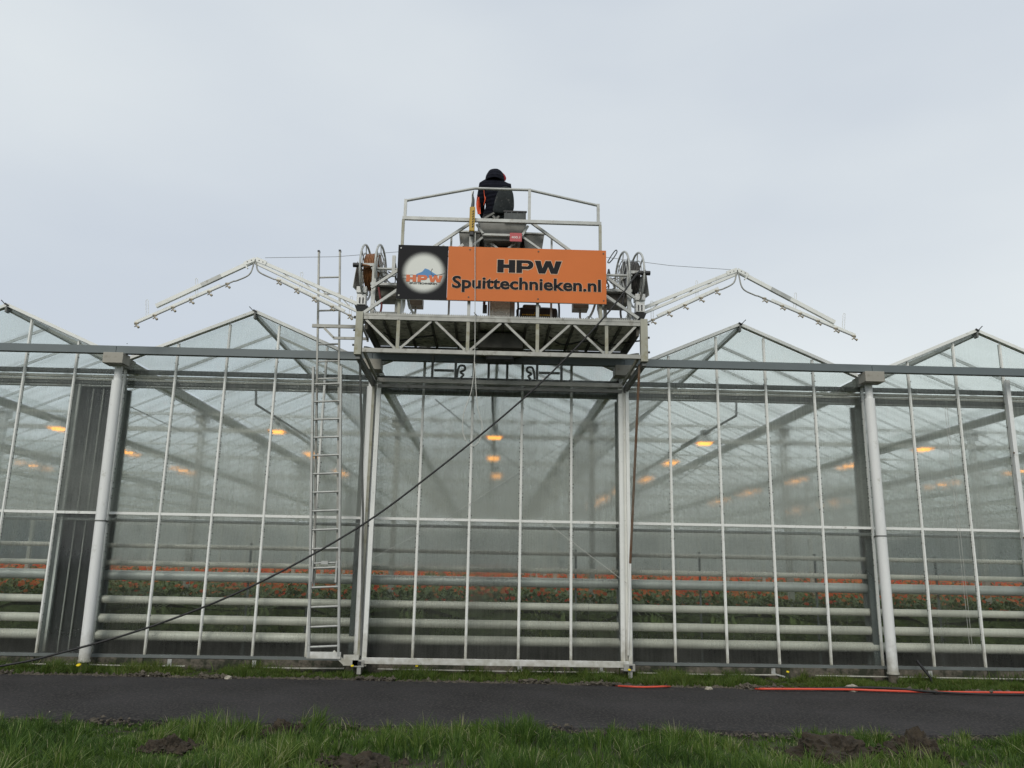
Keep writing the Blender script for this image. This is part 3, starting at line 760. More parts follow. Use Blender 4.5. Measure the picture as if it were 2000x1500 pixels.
# corner posts
for s, x in ((-1, -2.43), (1, 1.69)):
    b = MB(); b.box((x - 0.052, YF - 0.05, 4.53), (x + 0.052, YF + 0.05, 5.17)); cpost = part('corner_post', b, 'post', 0.006)
    for z in (4.68, 4.9, 5.1):
        bb = MB(); bb.tube([(x + s * 0.05, YF, z), (x + s * 0.085, YF, z)], 0.016, 8); bb.build('bolt', 'black', cpost)
    # knee braces from the post foot back to the leg head
    b = MB(); b.bar((x + s * 0.0, YF, 4.52), (x - s * 0.07, -0.36, 4.38), 0.06, 0.085); part('knee_brace', b, 'alu_dark')
    b = MB(); b.bar((x - s * 0.08, YF + 0.03, 4.60), (x - s * 0.11, -0.38, 4.47), 0.03, 0.05); part('knee_brace', b, 'post')
# under-deck frame in front of the rail beam
zf = 4.43
b = MB(); b.box((-2.30, -0.47, zf - 0.03), (1.56, -0.43, zf + 0.035)); part('cross_bar', b, 'alu_dull')
b = MB(); b.box((-2.28, -0.46, zf - 0.115), (1.55, -0.42, zf - 0.07)); part('cross_bar', b, 'alu_dark')
for x in (-1.44, -1.075, -0.555, -0.262, 0.21, 0.595):
    b = MB(); b.box((x - 0.019, -0.475, zf + 0.037), (x + 0.019, -0.432, 4.86 if x in (-1.44, 0.595) else 4.74)); part('hanger', b, 'alu_dark')
b = MB(); b.box((-1.10, -0.485, 4.742), (0.27, -0.43, 4.80)); part('hanger_bar', b, 'alu_dark')
for x0, x1 in ((-1.413, -1.102), (0.237, 0.568)):
    b = MB(); b.box((x0, -0.47, 4.59), (x1, -0.44, 4.625)); part('hanger_bar', b, 'alu_dark')
for s, x in ((1, -1.0), (-1, 0.12)):
    b = MB(); b.tube(spline([(x - s * .05, -.48, 4.50), (x - s * .04, -.48, 4.60), (x - s * .01, -.48, 4.68), (x + s * .06, -.48, 4.68), (x + s * .07, -.48, 4.62), (x, -.48, 4.58), (x + s * .05, -.48, 4.54), (x + s * .01, -.48, 4.49)], 4), 0.018, 7); part('latch_hook', b, 'alu_dark')
# legs
b = MB(); b.box((-2.30, -0.43, 0.16), (-2.235, -0.36, 4.40)); part('leg', b, 'white')
b = MB(); b.box((-2.375, -0.40, 0.22), (-2.335, -0.34, 4.40)); part('conduit', b, 'post')
b = MB(); b.box((1.50, -0.43, 0.16), (1.56, -0.35, 4.42)); b.box((1.56, -0.37, 0.16), (1.615, -0.35, 4.42)); b.box((1.615, -0.43, 0.16), (1.665, -0.35, 4.42)); part('leg', b, 'white')
b = MB(); b.tube([(-2.412, -1.5, 4.507), (-2.393, -0.5, 2.376), (-2.315, -0.42, 0.31)], 0.017, 8); part('stay_rod', b, 'alu_dark')
b = MB(); b.tube([(1.64, -1.5, 4.52), (1.641, -0.5, 1.696)], 0.019, 8); part('stay_rod', b, 'rust')
b = MB(); b.tube([(1.641, -0.5, 1.696), (1.603, -0.44, 0.37)], 0.018, 8); part('stay_rod', b, 'white')
b = MB(); b.box((-2.30, -0.455, 0.195), (1.61, -0.425, 0.285)); part('bottom_beam', b, 'pipe_white', 0.004)
for s, x in ((-1, -2.33), (1, 1.63)):
    b = MB(); b.box((x - 0.10, -0.47, 0.15), (x + 0.07, -0.40, 0.25)); b.box((x - 0.03, -0.46, 0.05), (x + 0.03, -0.40, 0.15)); part('foot_plate', b, 'alu_dull', 0.004)
    b = MB(); b.box((x - 0.02, -0.48, 0.18), (x + 0.03, -0.468, 0.23)); part('foot_wheel', b, 'black')
b = MB(); b.box((-2.56, -0.47, 0.17), (-2.34, -0.44, 0.32)); b.bar((-2.54, -0.455, 0.2), (-2.72, -0.455, 0.36), 0.02, 0.06); part('foot_bracket', b, 'white')
# guard rail
YR = -1.56
RAILS = [((-1.875, YR, 6.668), (1.062, YR, 6.686))]
b = MB(); b.bar((-1.895, YR, 6.668), (1.085, YR, 6.668), 0.05); part('guard_rail', b, 'alu')
top = [(-1.86, YR, 6.95), (-0.83, YR, 7.185), (0.0, YR, 7.185), (1.035, YR, 6.965)]
b = MB(); b.tube(top, 0.021, 10); part('hand_rail', b, 'alu')
for x in (-1.88, 1.068):
    b = MB(); b.bar((x, YR, 5.15), (x, YR, 6.64), 0.042); part('rail_post', b, 'post')
for x, z in ((-1.86, 6.97), (0.0, 7.20), (1.04, 6.985)):
    b = MB(); b.bar((x, YR, 6.695), (x, YR, z), 0.042); part('rail_post', b, 'alu')
for x, z in ((-0.865, 6.64), (0.14, 5.95)):
    b = MB(); b.bar((x, YR, 5.15), (x, YR, z), 0.045); part('rail_post', b, 'alu')
b = MB(); b.bar((-0.86, YR - 0.03, 6.69), (-0.86, YR - 0.03, 7.12), 0.035); part('rail_post', b, 'pipe_white')
# raking braces
for p_, q_ in (((-0.837, -1.42, 6.715), (-2.322, -1.42, 5.61)), ((0.01, -1.42, 6.742), (1.602, -1.42, 5.562)), ((-0.98, -1.42, 6.33), (-2.442, -1.42, 5.195)), ((0.295, -1.42, 6.188), (1.651, -1.42, 5.245)),
             ((-1.317, -0.6, 6.637), (-2.355, -0.6, 5.606)), ((0.559, -0.6, 6.607), (1.587, -0.6, 5.683))):
    b = MB(); b.bar(p_, q_, 0.04); part('raking_brace', b, 'alu')
# tapered control box frame under the seat
T = [(-0.80, 6.66), (-0.69, 6.50), (-0.09, 6.50), (0.0, 6.66)]
b = MB(); b.bar((-0.79, -1.45, 6.65), (-0.68, -1.45, 6.49), 0.032); b.bar((-0.70, -1.45, 6.49), (-0.09, -1.45, 6.49), 0.032); b.bar((-0.10, -1.45, 6.49), (-0.01, -1.45, 6.65), 0.032); part('seat_frame', b, 'alu')
for a_, c_ in (((-0.676, -1.4, 6.48), (-0.902, -1.4, 6.275)), ((-0.087, -1.4, 6.49), (0.187, -1.4, 6.292)), ((-0.653, -1.3, 6.489), (-0.438, -1.3, 6.313)), ((-0.13, -1.3, 6.505), (-0.322, -1.3, 6.316)), ((-0.561, -1.2, 6.567), (-0.634, -1.2, 6.347)), ((-0.245, -1.2, 6.543), (-0.147, -1.2, 6.362))):
    b = MB(); b.bar(a_, c_, 0.03); part('seat_strut', b, 'alu')
b = MB(); b.add([(-0.77, -1.40, 6.72), (-0.03, -1.40, 6.72), (-0.12, -1.40, 6.42), (-0.67, -1.40, 6.42), (-0.80, -0.60, 6.72), (-0.0, -0.60, 6.72), (-0.12, -0.8, 6.42), (-0.67, -0.8, 6.42)],
                [(0, 3, 2, 1), (4, 5, 6, 7), (0, 1, 5, 4), (3, 7, 6, 2), (0, 4, 7, 3), (1, 2, 6, 5)]); part('seat_base', b, 'tank', 0.008)
b = MB(); b.box((-0.56, -1.2, 5.5), (-0.22, -0.9, 6.40)); part('mast', b, 'alu_dark')
for x in (-0.55, -0.47, -0.36, -0.26):
    b = MB(); b.tube([(x, -1.28, 6.36), (x + 0.01, -1.28, 6.0)], 0.022, 8); part('hydraulic_ram', b, 'black' if x in (-0.47, -0.36) else 'alu_dull')
for x0, x1 in ((-1.06, -0.72), (-0.08, 0.25)):
    b = MB(); s = 1 if x0 < -0.5 else -1
    o0, o1 = (x0, x1)
    b.add([(x0, -1.25, 6.60), (x1, -1.25, 6.60), (x1 - 0.04, -1.25, 6.30), (x0 + 0.05, -1.25, 6.30), (x0, -0.8, 6.60), (x1, -0.8, 6.60), (x1 - 0.04, -0.8, 6.30), (x0 + 0.05, -0.8, 6.30)],
          [(0, 3, 2, 1), (4, 5, 6, 7), (0, 1, 5, 4), (3, 7, 6, 2), (0, 4, 7, 3), (1, 2, 6, 5)]); bn = part('side_bin', b, 'tank')
    b = MB(); b.box((x0 - 0.02, -1.27, 6.60), (x1 + 0.02, -1.235, 6.625)); b.build('bin_rim', 'alu', bn)
for x in (-1.17, 0.36):
    b = MB(); b.bar((x, -1.3, 5.15), (x, -1.3, 6.54), 0.03); part('inner_post', b, 'alu')
b = MB(); b.box((-0.85, -0.85, 6.42), (-0.02, -0.25, 6.46)); part('footrest', b, 'tread')
# small boxes, valves and brackets on the deck
for x0, x1, z0, z1 in ((-1.83, -1.60, 5.52, 5.66), (0.73, 0.97, 5.535, 5.67)):
    b = MB(); b.box((x0, -0.95, z0), (x1, -0.7, z1)); part('tool_box', b, 'brown', 0.006)
    b = MB(); b.bar(((x0 + x1) / 2, -0.8, 5.1), ((x0 + x1) / 2, -0.8, z0), 0.03); part('box_stand', b, 'alu')
for s in (-1, 1):
    c = -0.385
    def mx_(x): return c + s * x
    # shelf and standing struts by the reels
    b = MB(); b.box((mx_(1.48), -1.30, 5.70), (mx_(1.97), -0.75, 5.74)); part('reel_shelf', b, 'alu')
    b = MB(); b.box((mx_(1.50), -1.20, 5.56), (mx_(1.93), -0.80, 5.695)); part('shelf_box', b, 'funnel')
    b = MB(); b.tube([(mx_(1.45), -1.3, 5.955), (mx_(1.97), -1.3, 5.955)], 0.022, 8); part('shelf_rail', b, 'alu')
    b = MB(); b.bar((mx_(1.60), -1.0, 5.1), (mx_(1.60), -1.0, 5.56), 0.05); part('shelf_leg', b, 'alu_dull')
    b = MB(); b.bar((mx_(1.92), -1.3, 5.15), (mx_(1.92), -1.3, 6.02), 0.06); part('reel_post', b, 'alu')
    b = MB(); b.bar((mx_(1.90), -1.3, 6.01), (mx_(2.15), -1.3, 6.01), 0.045); part('reel_arm', b, 'alu')
    b = MB(); b.tube([(mx_(2.10), -1.34, 5.99), (mx_(2.24), -1.34, 5.99)], 0.035, 10); part('guide_roller', b, 'black')
    b = MB(); b.box((mx_(2.06), -1.10, 5.45), (mx_(2.20), -0.95, 5.62)); b.box((mx_(2.05), -1.11, 5.635), (mx_(2.21), -0.94, 5.74)); part('gear_motor', b, 'pipe_white', 0.01)
    b = MB()
    for q in (2.10, 2.15): b.box((mx_(q) - 0.009, -1.112, 5.47), (mx_(q) + 0.009, -1.102, 5.56))
    part('motor_slot', b, 'black')
    b = MB(); b.add([(mx_(2.02), -1.12, 5.43), (mx_(2.22), -1.12, 5.43), (mx_(2.22), -0.92, 5.43), (mx_(2.02), -0.92, 5.43), (mx_(2.06), -1.07, 5.18), (mx_(2.12), -1.07, 5.18), (mx_(2.12), -0.98, 5.18), (mx_(2.06), -0.98, 5.18)],
                    [(0, 1, 2, 3), (4, 7, 6, 5), (0, 4, 5, 1), (1, 5, 6, 2), (2, 6, 7, 3), (3, 7, 4, 0)]); part('motor_funnel', b, 'black')
    for a_, c_ in (((mx_(1.92), -1.36, 5.38), (mx_(2.04), -1.36, 5.16)), ((mx_(1.92), -1.36, 5.38), (mx_(1.80), -1.36, 5.16))):
        b = MB(); b.bar(a_, c_, 0.014); part('post_stay', b, 'alu')
    # ball valves and elbows
    b = MB(); b.tube(spline([(mx_(1.46), -1.45, 5.12), (mx_(1.47), -1.45, 5.25), (mx_(1.45), -1.45, 5.38), (mx_(1.50), -1.45, 5.48)], 4), 0.035, 10); b.tube([(mx_(1.40), -1.45, 5.20), (mx_(1.52), -1.45, 5.20)], 0.03, 8); b.tube([(mx_(1.42), -1.45, 5.42), (mx_(1.52), -1.45, 5.42)], 0.025, 8); part('valve', b, 'pipe_white')
    b = MB(); b.tube([(mx_(1.40), -1.46, 5.15), (mx_(1.53), -1.46, 5.13)], 0.022, 8); part('valve_ring', b, 'black')
    b = MB(); b.tube(spline([(mx_(1.42), -1.4, 5.55), (mx_(1.36), -1.4, 5.35), (mx_(1.30), -1.4, 5.24), (mx_(1.24), -1.4, 5.16)], 5), 0.018, 7); part('feed_hose', b, 'alu')
    b = MB(); b.lathe([(0.045, -0.01), (0.055, 0), (0.045, 0.01)], (mx_(1.30), -1.45, 5.2), (0, 1, 0), 14); part('lifting_eye', b, 'alu')
    b = MB(); b.box((mx_(1.50), -1.50, 5.152), (mx_(1.86), -1.40, 5.22)); part('toe_board', b, 'alu_dark')
    b = MB(); b.tube(spline([(mx_(1.83), -1.42, 5.62), (mx_(1.80), -1.42, 5.48), (mx_(1.77), -1.42, 5.34), (mx_(1.79), -1.42, 5.18)], 5), 0.016, 7); part('signal_hose', b, 'red_dark' if s < 0 else 'rubber')
    # clutter of wiring between shelf and rail
    for q in range(6):
        x0 = 1.5 + 0.06 * q
        b = MB(); b.tube(spline([(mx_(x0), -1.2, 5.76), (mx_(x0 + rnd.uniform(-.05, .1)), -1.2 + rnd.uniform(-.05, .05), 5.83), (mx_(x0 + rnd.uniform(-.08, .05)), -1.2, 5.90), (mx_(x0 + 0.05), -1.2, 5.95)], 4), rnd.uniform(0.006, 0.014), 6); part('wiring', b, rnd.choice(['rubber', 'alu_dull', 'alu_dark']))
    b = MB(); b.tube([(mx_(1.62), -1.28, 5.97), (mx_(1.62), -1.28, 6.06)], [0.03, 0.012], 8); b.tube([(mx_(1.54), -1.28, 5.97), (mx_(1.56), -1.28, 6.02)], [0.02, 0.01], 7); part('lever', b, 'black')
b = MB(); b.bar((-2.023, -1.3, 6.166), (-2.022, -1.3, 5.839), 0.05); part('inner_post', b, 'alu')

# ------------------------------------------------------------------ sign
sg = thing('sign', (-0.385, -1.62, 5.38), 'long orange and black sign with company name HPW Spuittechnieken.nl on the platform front', 'sign')
SX0, SX1, SZ0, SZ1, SY = -1.922, 1.142, 5.378, 6.207, -1.645
b = MB(); b.box((SX0 + 0.737, SY - 0.006, SZ0), (SX1, SY + 0.006, SZ1)); b.build('orange_panel', 'orange', sg)
# black panel with a soft round white glow printed on it
m = bpy.data.materials.new('black_panel_with_printed_disc'); m.use_nodes = True
n = m.node_tree.nodes; l = m.node_tree.links
t = n.new('ShaderNodeTexCoord'); mp = n.new('ShaderNodeMapping'); mp.inputs['Location'].default_value = (0, 0, 0); mp.inputs['Scale'].default_value = (1, 0, 1)
l.new(t.outputs['Object'], mp.inputs[0])
vl = n.new('ShaderNodeVectorMath'); vl.operation = 'LENGTH'; l.new(mp.outputs[0], vl.inputs[0])
nz = n.new('ShaderNodeTexNoise'); nz.inputs['Scale'].default_value = 160; l.new(t.outputs['Object'], nz.inputs[0])
ma = n.new('ShaderNodeMath'); ma.operation = 'MULTIPLY_ADD'; ma.inputs[1].default_value = 0.07; l.new(nz.outputs[0], ma.inputs[0]); l.new(vl.outputs['Value'], ma.inputs[2])
rp = n.new('ShaderNodeValToRGB'); rp.color_ramp.interpolation = 'EASE'
rp.color_ramp.elements[0].position = 0.265; rp.color_ramp.elements[0].color = (0.74, 0.75, 0.70, 1)
rp.color_ramp.elements[1].position = 0.375; rp.color_ramp.elements[1].color = (0.014, 0.014, 0.016, 1)
l.new(ma.outputs[0], rp.inputs[0]); l.new(rp.outputs[0], n['Principled BSDF'].inputs['Base Color']); n['Principled BSDF'].inputs['Roughness'].default_value = 0.6; n['Principled BSDF'].inputs['Specular IOR Level'].default_value = 0.15
M['logo_panel'] = m
LCX, LCZ = -1.535, 5.785
b = MB(); b.box((SX0 - LCX, -0.006, SZ0 - LCZ), (SX0 + 0.733 - LCX, 0.006, SZ1 - LCZ)); lp = b.mesh('black_panel', 'logo_panel')
inst('black_panel', lp, (LCX, SY, LCZ), sg)
b = MB(); b.box((SX0, SY + 0.008, SZ1 - 0.045), (SX1, SY + 0.05, SZ1 - 0.005)); b.box((SX0, SY + 0.008, SZ0 + 0.005), (SX1, SY + 0.05, SZ0 + 0.04)); b.build('backing_rail', 'alu', sg)
for x, z in ((SX0 + 0.04, SZ1 - 0.05), (-0.87, SZ1 - 0.045), (0.14, SZ1 - 0.045), (SX1 - 0.04, SZ1 - 0.05), (SX0 + 0.04, SZ0 + 0.05), (-0.87, SZ0 + 0.05), (0.14, SZ0 + 0.05), (SX1 - 0.04, SZ0 + 0.05)):
    b = MB(); b.tube([(x, SY - 0.012, z), (x, SY - 0.004, z)], 0.012, 8); b.build('screw', 'alu' if x < -1.5 else 'brown', sg)
# large letters built as polygons: unit cap height
def glyph(ch):
    if ch == 'H': return [[(0, 0), (.42, 0), (.42, .36), (.76, .36), (.76, 0), (1.18, 0), (1.18, 1), (.76, 1), (.76, .64), (.42, .64), (.42, 1), (0, 1)]], 1.18
    if ch == 'P':
        o = [(0, 0), (.38, 0), (.38, .30), (.78, .30)] + [(.78 + .36 * math.cos(a), .65 + .35 * math.sin(a)) for a in [(-90 + 15 * i) * math.pi / 180 for i in range(13)]] + [(0, 1)]
        return [o], 1.14
    if ch == 'W': return [[(.26, 0), (.66, 0), (.84, .52), (1.02, 0), (1.42, 0), (1.70, 1), (1.32, 1), (1.20, .42), (1.01, 1), (.68, 1), (.49, .42), (.37, 1), (0, 1)]], 1.70
def offset(poly, d):
    out = []; n = len(poly)
    for i in range(n):
        p0, p1, p2 = Vector(poly[i - 1]), Vector(poly[i]), Vector(poly[(i + 1) % n])
        e1 = (p1 - p0).normalized(); e2 = (p2 - p1).normalized()
        n1 = Vector((e1.y, -e1.x)); n2 = Vector((e2.y, -e2.x)); k = n1 + n2
        k = k / max(0.35, k.dot(k) / 2) if k.length > 1e-4 else n1
        out.append(p1 + k * d)
    return [(v.x, v.y) for v in out]
def word(x, z, h, widths, y, mt_in, mt_edge, edge, gap, parent, slant=0.0):
    for ch, wd in widths:
        polys, adv = glyph(ch)
        sx = wd / adv
        for pl_ in polys:
            P_ = [(x + (a * sx) + slant * c_ * h, z + c_ * h) for a, c_ in pl_]
            b = MB(); b.prism(offset(P_, edge), y - 0.0015, y); b.build('letter_edge', mt_edge, parent)
            b = MB(); b.prism(P_, y - 0.003, y - 0.0017); b.build('letter', mt_in, parent)
            if ch == 'P':
                cx_, cz_ = x + .58 * sx, z + .65 * h
                hole = [(cx_ - .20 * sx, cz_ - .10 * h), (cx_ + .16 * sx, cz_ - .10 * h), (cx_ + .24 * sx, cz_), (cx_ + .16 * sx, cz_ + .10 * h), (cx_ - .20 * sx, cz_ + .10 * h)]
                b = MB(); b.prism(offset(hole, 0.004), y - 0.0036, y - 0.0031); b.build('letter_edge', mt_edge, parent)
                b = MB(); b.prism(offset(hole, -0.005), y - 0.0043, y - 0.0037); b.build('letter_counter', 'orange' if mt_edge == 'letter_edge' and mt_in == 'signblack' else 'pipe_white', parent)
        x += wd + gap
yS = SY - 0.007
word(-0.462, 5.820, 0.198, (('H', 0.262), ('P', 0.250), ('W', 0.40)), yS, 'signblack', 'letter_edge', 0.009, 0.018, sg)
def text(body, x0, x1, z0, h, y, mt, name, parent, off=0.0, ext=0.0008):
    cu = bpy.data.curves.new(name, 'FONT'); cu.body = body; cu.size = 1.0; cu.offset = off; cu.extrude = ext; cu.resolution_u = 3
    cu.materials.append(M[mt]); o = bpy.data.objects.new(name, cu); COL.objects.link(o)
    bpy.context.view_layer.update()
    bb = o.bound_box; xa, xb = min(c[0] for c in bb), max(c[0] for c in bb); ya, yb = min(c[1] for c in bb), max(c[1] for c in bb)
    o.scale = ((x1 - x0) / (xb - xa), h / 0.73, 1)
    o.rotation_euler = (math.pi / 2, 0, 0); o.location = (x0 - xa * o.scale[0], y, z0)
    bpy.context.view_layer.update()
    me = bpy.data.meshes.new_from_object(o.evaluated_get(bpy.context.evaluated_depsgraph_get())); me.name = name
    q = bpy.data.objects.new(name, me); COL.objects.link(q); q.location = o.location; q.rotation_euler = o.rotation_euler; q.scale = o.scale
    bpy.data.objects.remove(o); attach(q, parent); return q
text('Spuittechnieken.nl', -1.117 - 0.008, 1.062 + 0.008, 5.568, 0.185, yS - 0.001, 'letter_edge', 'lettering_edge', sg, 0.047)
text('Spuittechnieken.nl', -1.117, 1.062, 5.568, 0.185, yS - 0.003, 'signblack', 'lettering', sg, 0.0295)
# logo on the black panel: blue splash, orange letters, spray line
b = MB(); b.prism([(-1.66, 5.72), (-1.64, 5.76), (-1.585, 5.785), (-1.555, 5.80), (-1.52, 5.85), (-1.47, 5.835), (-1.42, 5.80), (-1.36, 5.765), (-1.33, 5.74), (-1.50, 5.70)], yS - 0.0010, yS); b.build('splash', 'logo_blue', sg)
word(-1.785, 5.640, 0.105, (('H', 0.145), ('P', 0.14), ('W', 0.20)), yS - 0.0015, 'letter_orange', 'letter_orange', 0.001, 0.02, sg)
text('SPUITTECHNIEKEN', -1.735, -1.335, 5.605, 0.026, yS - 0.002, 'signblack', 'small_lettering', sg, 0.03)
b = MB(); b.tube(spline([(-1.86, yS - 0.001, 5.745), (-1.80, yS - 0.001, 5.738), (-1.70, yS - 0.001, 5.745), (-1.62, yS - 0.001, 5.73)], 5), 0.0035, 5); b.tube(spline([(-1.84, yS - 0.001, 5.69), (-1.74, yS - 0.001, 5.68), (-1.68, yS - 0.001, 5.695)], 5), 0.0035, 5)
b.tube(spline([(-1.41, yS - 0.001, 5.85), (-1.43, yS - 0.001, 5.80), (-1.41, yS - 0.001, 5.755), (-1.32, yS - 0.001, 5.755), (-1.22, yS - 0.001, 5.785)], 6), 0.004, 5)
b.build('spray_line', 'logo_grey', sg)

# red number plate
npl = MB(); npl.box((-0.285, -1.50, 6.375), (-0.105, -1.488, 6.512)); npl = npl.build('number_plate', 'red_plate', None, 0.002)
tag(npl, 'small faded red plate numbered 400.1 below the seat', 'plate')
text('400.1', -0.262, -0.130, 6.422, 0.038, -1.502, 'white_print', 'lettering', npl, 0.02)

# ------------------------------------------------------------------ yellow pendant
pd = thing('pendant_control', (-0.85, -1.66, 6.40), 'yellow hand control hanging on the platform guard rail', 'remote control')
b = MB(); b.box((-0.893, -1.69, 6.44), (-0.813, -1.62, 6.83)); b.build('casing', 'yellow', pd, 0.012)
b = MB(); b.box((-0.885, -1.69, 6.375), (-0.821, -1.625, 6.438)); b.build('end_cap', 'black', pd, 0.01)
b = MB()
for k in range(7):
    z = 6.50 + k * 0.04; b.bar((-0.848, -1.694, z), (-0.832, -1.694, z + 0.024), 0.006, 0.012); b.bar((-0.838, -1.694, z), (-0.838, -1.694, z + 0.026), 0.006, 0.006)
b.build('marking', 'black', pd)
b = MB(); b.tube(spline([(-0.852, -1.655, 6.83), (-0.845, -1.655, 6.95), (-0.856, -1.655, 7.03), (-0.84, -1.655, 7.10)], 5), [0.028 - 0.024 * i / 15 for i in range(16)], 8); b.build('cable_sleeve', 'darkgrey', pd)

# ------------------------------------------------------------------ seat
st = thing('operator_seat', (-0.4, -1.1, 6.73), 'worn charcoal seat with tall rounded backrest under the guard rail', 'seat')
def slab(outline, thick, c, xdir, ydir, name, mt, parent, dome=0.03):
    """rounded cushion from an outline in its own plane"""
    xd, yd = Vector(xdir).normalized(), Vector(ydir).normalized(); nd = xd.cross(yd); c = Vector(c)
    n_ = len(outline); b = MB(); vs = []
    for t, s_ in ((-.5, .86), (-.34, .98), (0, 1.0), (.34, .98), (.5, .86)):
        vs += [c + xd * (x * s_) + yd * (y * s_) + nd * t * thick for x, y in outline]
    vs += [c - nd * (thick * .5 + dome * .4), c + nd * (thick * .5 + dome)]
    fs = [(k * n_ + i, k * n_ + (i + 1) % n_, (k + 1) * n_ + (i + 1) % n_, (k + 1) * n_ + i) for k in range(4) for i in range(n_)]
    fs += [((i + 1) % n_, i, 5 * n_) for i in range(n_)] + [(4 * n_ + i, 4 * n_ + (i + 1) % n_, 5 * n_ + 1) for i in range(n_)]
    b.add(vs, fs, True); o = b.build(name, mt, parent); md = o.modifiers.new('sub', 'SUBSURF'); md.levels = md.render_levels = 2; return o
bo = [(-.20, -.02), (-.165, .10), (-.145, .22), (-.11, .34), (-.06, .405), (.0, .43), (.065, .42), (.12, .37), (.145, .28), (.155, .15), (.155, .0), (.0, -.03)]
slab(bo, 0.075, (-0.375, -1.20, 6.965), (1, 0, 0), (0, -0.12, 1), 'backrest', 'seat', st)
so = [(-.30, -.20), (.20, -.22), (.23, 0), (.20, .22), (-.26, .22), (-.31, 0)]
slab(so, 0.09, (-0.42, -0.98, 6.93), (1, 0, 0.10), (0, 1, 0), 'cushion', 'seat', st)
b = MB(); b.box((-0.60, -1.16, 6.722), (-0.22, -0.80, 6.79)); b.build('seat_rail', 'alu_dark', st)
for p_, q_ in (((-0.68, -1.2, 6.86), (-0.46, -1.2, 7.0)), ((-0.60, -1.21, 6.76), (-0.45, -1.21, 6.90)), ((-0.55, -1.21, 6.90), (-0.40, -1.21, 6.76)), ((-0.36, -1.21, 6.74), (-0.30, -1.21, 6.95))):
    b = MB(); b.bar(p_, q_, 0.03); b.build('seat_link', 'tank', st)
b = MB(); b.box((-0.58, -1.15, 6.79), (-0.26, -0.85, 6.90)); b.build('suspension_box', 'tank', st, 0.015)

# crate on the rail
ct = thing('crate', (-0.2, -1.35, 6.72), 'dark grey plastic crate behind the guard rail right of the seat', 'crate')
CX0, CX1, CZ0, CZ1, CY0, CY1 = -0.375, -0.045, 6.722, 6.86, -1.46, -1.18
b = MB()
for a_, c_ in (((CX0, CY0, CZ0), (CX1, CY0 + .012, CZ1)), ((CX0, CY1 - .012, CZ0), (CX1, CY1, CZ1)), ((CX0, CY0 + .012, CZ0), (CX0 + .012, CY1 - .012, CZ1)), ((CX1 - .012, CY0 + .012, CZ0), (CX1, CY1 - .012, CZ1)), ((CX0 + .012, CY0 + .012, CZ0), (CX1 - .012, CY1 - .012, CZ0 + .012))):
    b.box(a_, c_)
b.build('crate_body', 'darkgrey', ct)
for x in (CX0 + .03, CX0 + .11, CX0 + .20, CX1 - .03):
    b = MB(); b.box((x - .008, CY0 - .01, CZ0), (x + .008, CY0 - .001, CZ1)); b.build('rib', 'darkgrey', ct)
b = MB(); b.box((CX0 - .012, CY0 - .014, CZ1), (CX1 + .012, CY0 + .015, CZ1 + .022)); b.box((CX0 - .012, CY1 - .015, CZ1), (CX1 + .012, CY1 + .014, CZ1 + .022)); b.build('rim', 'black', ct)

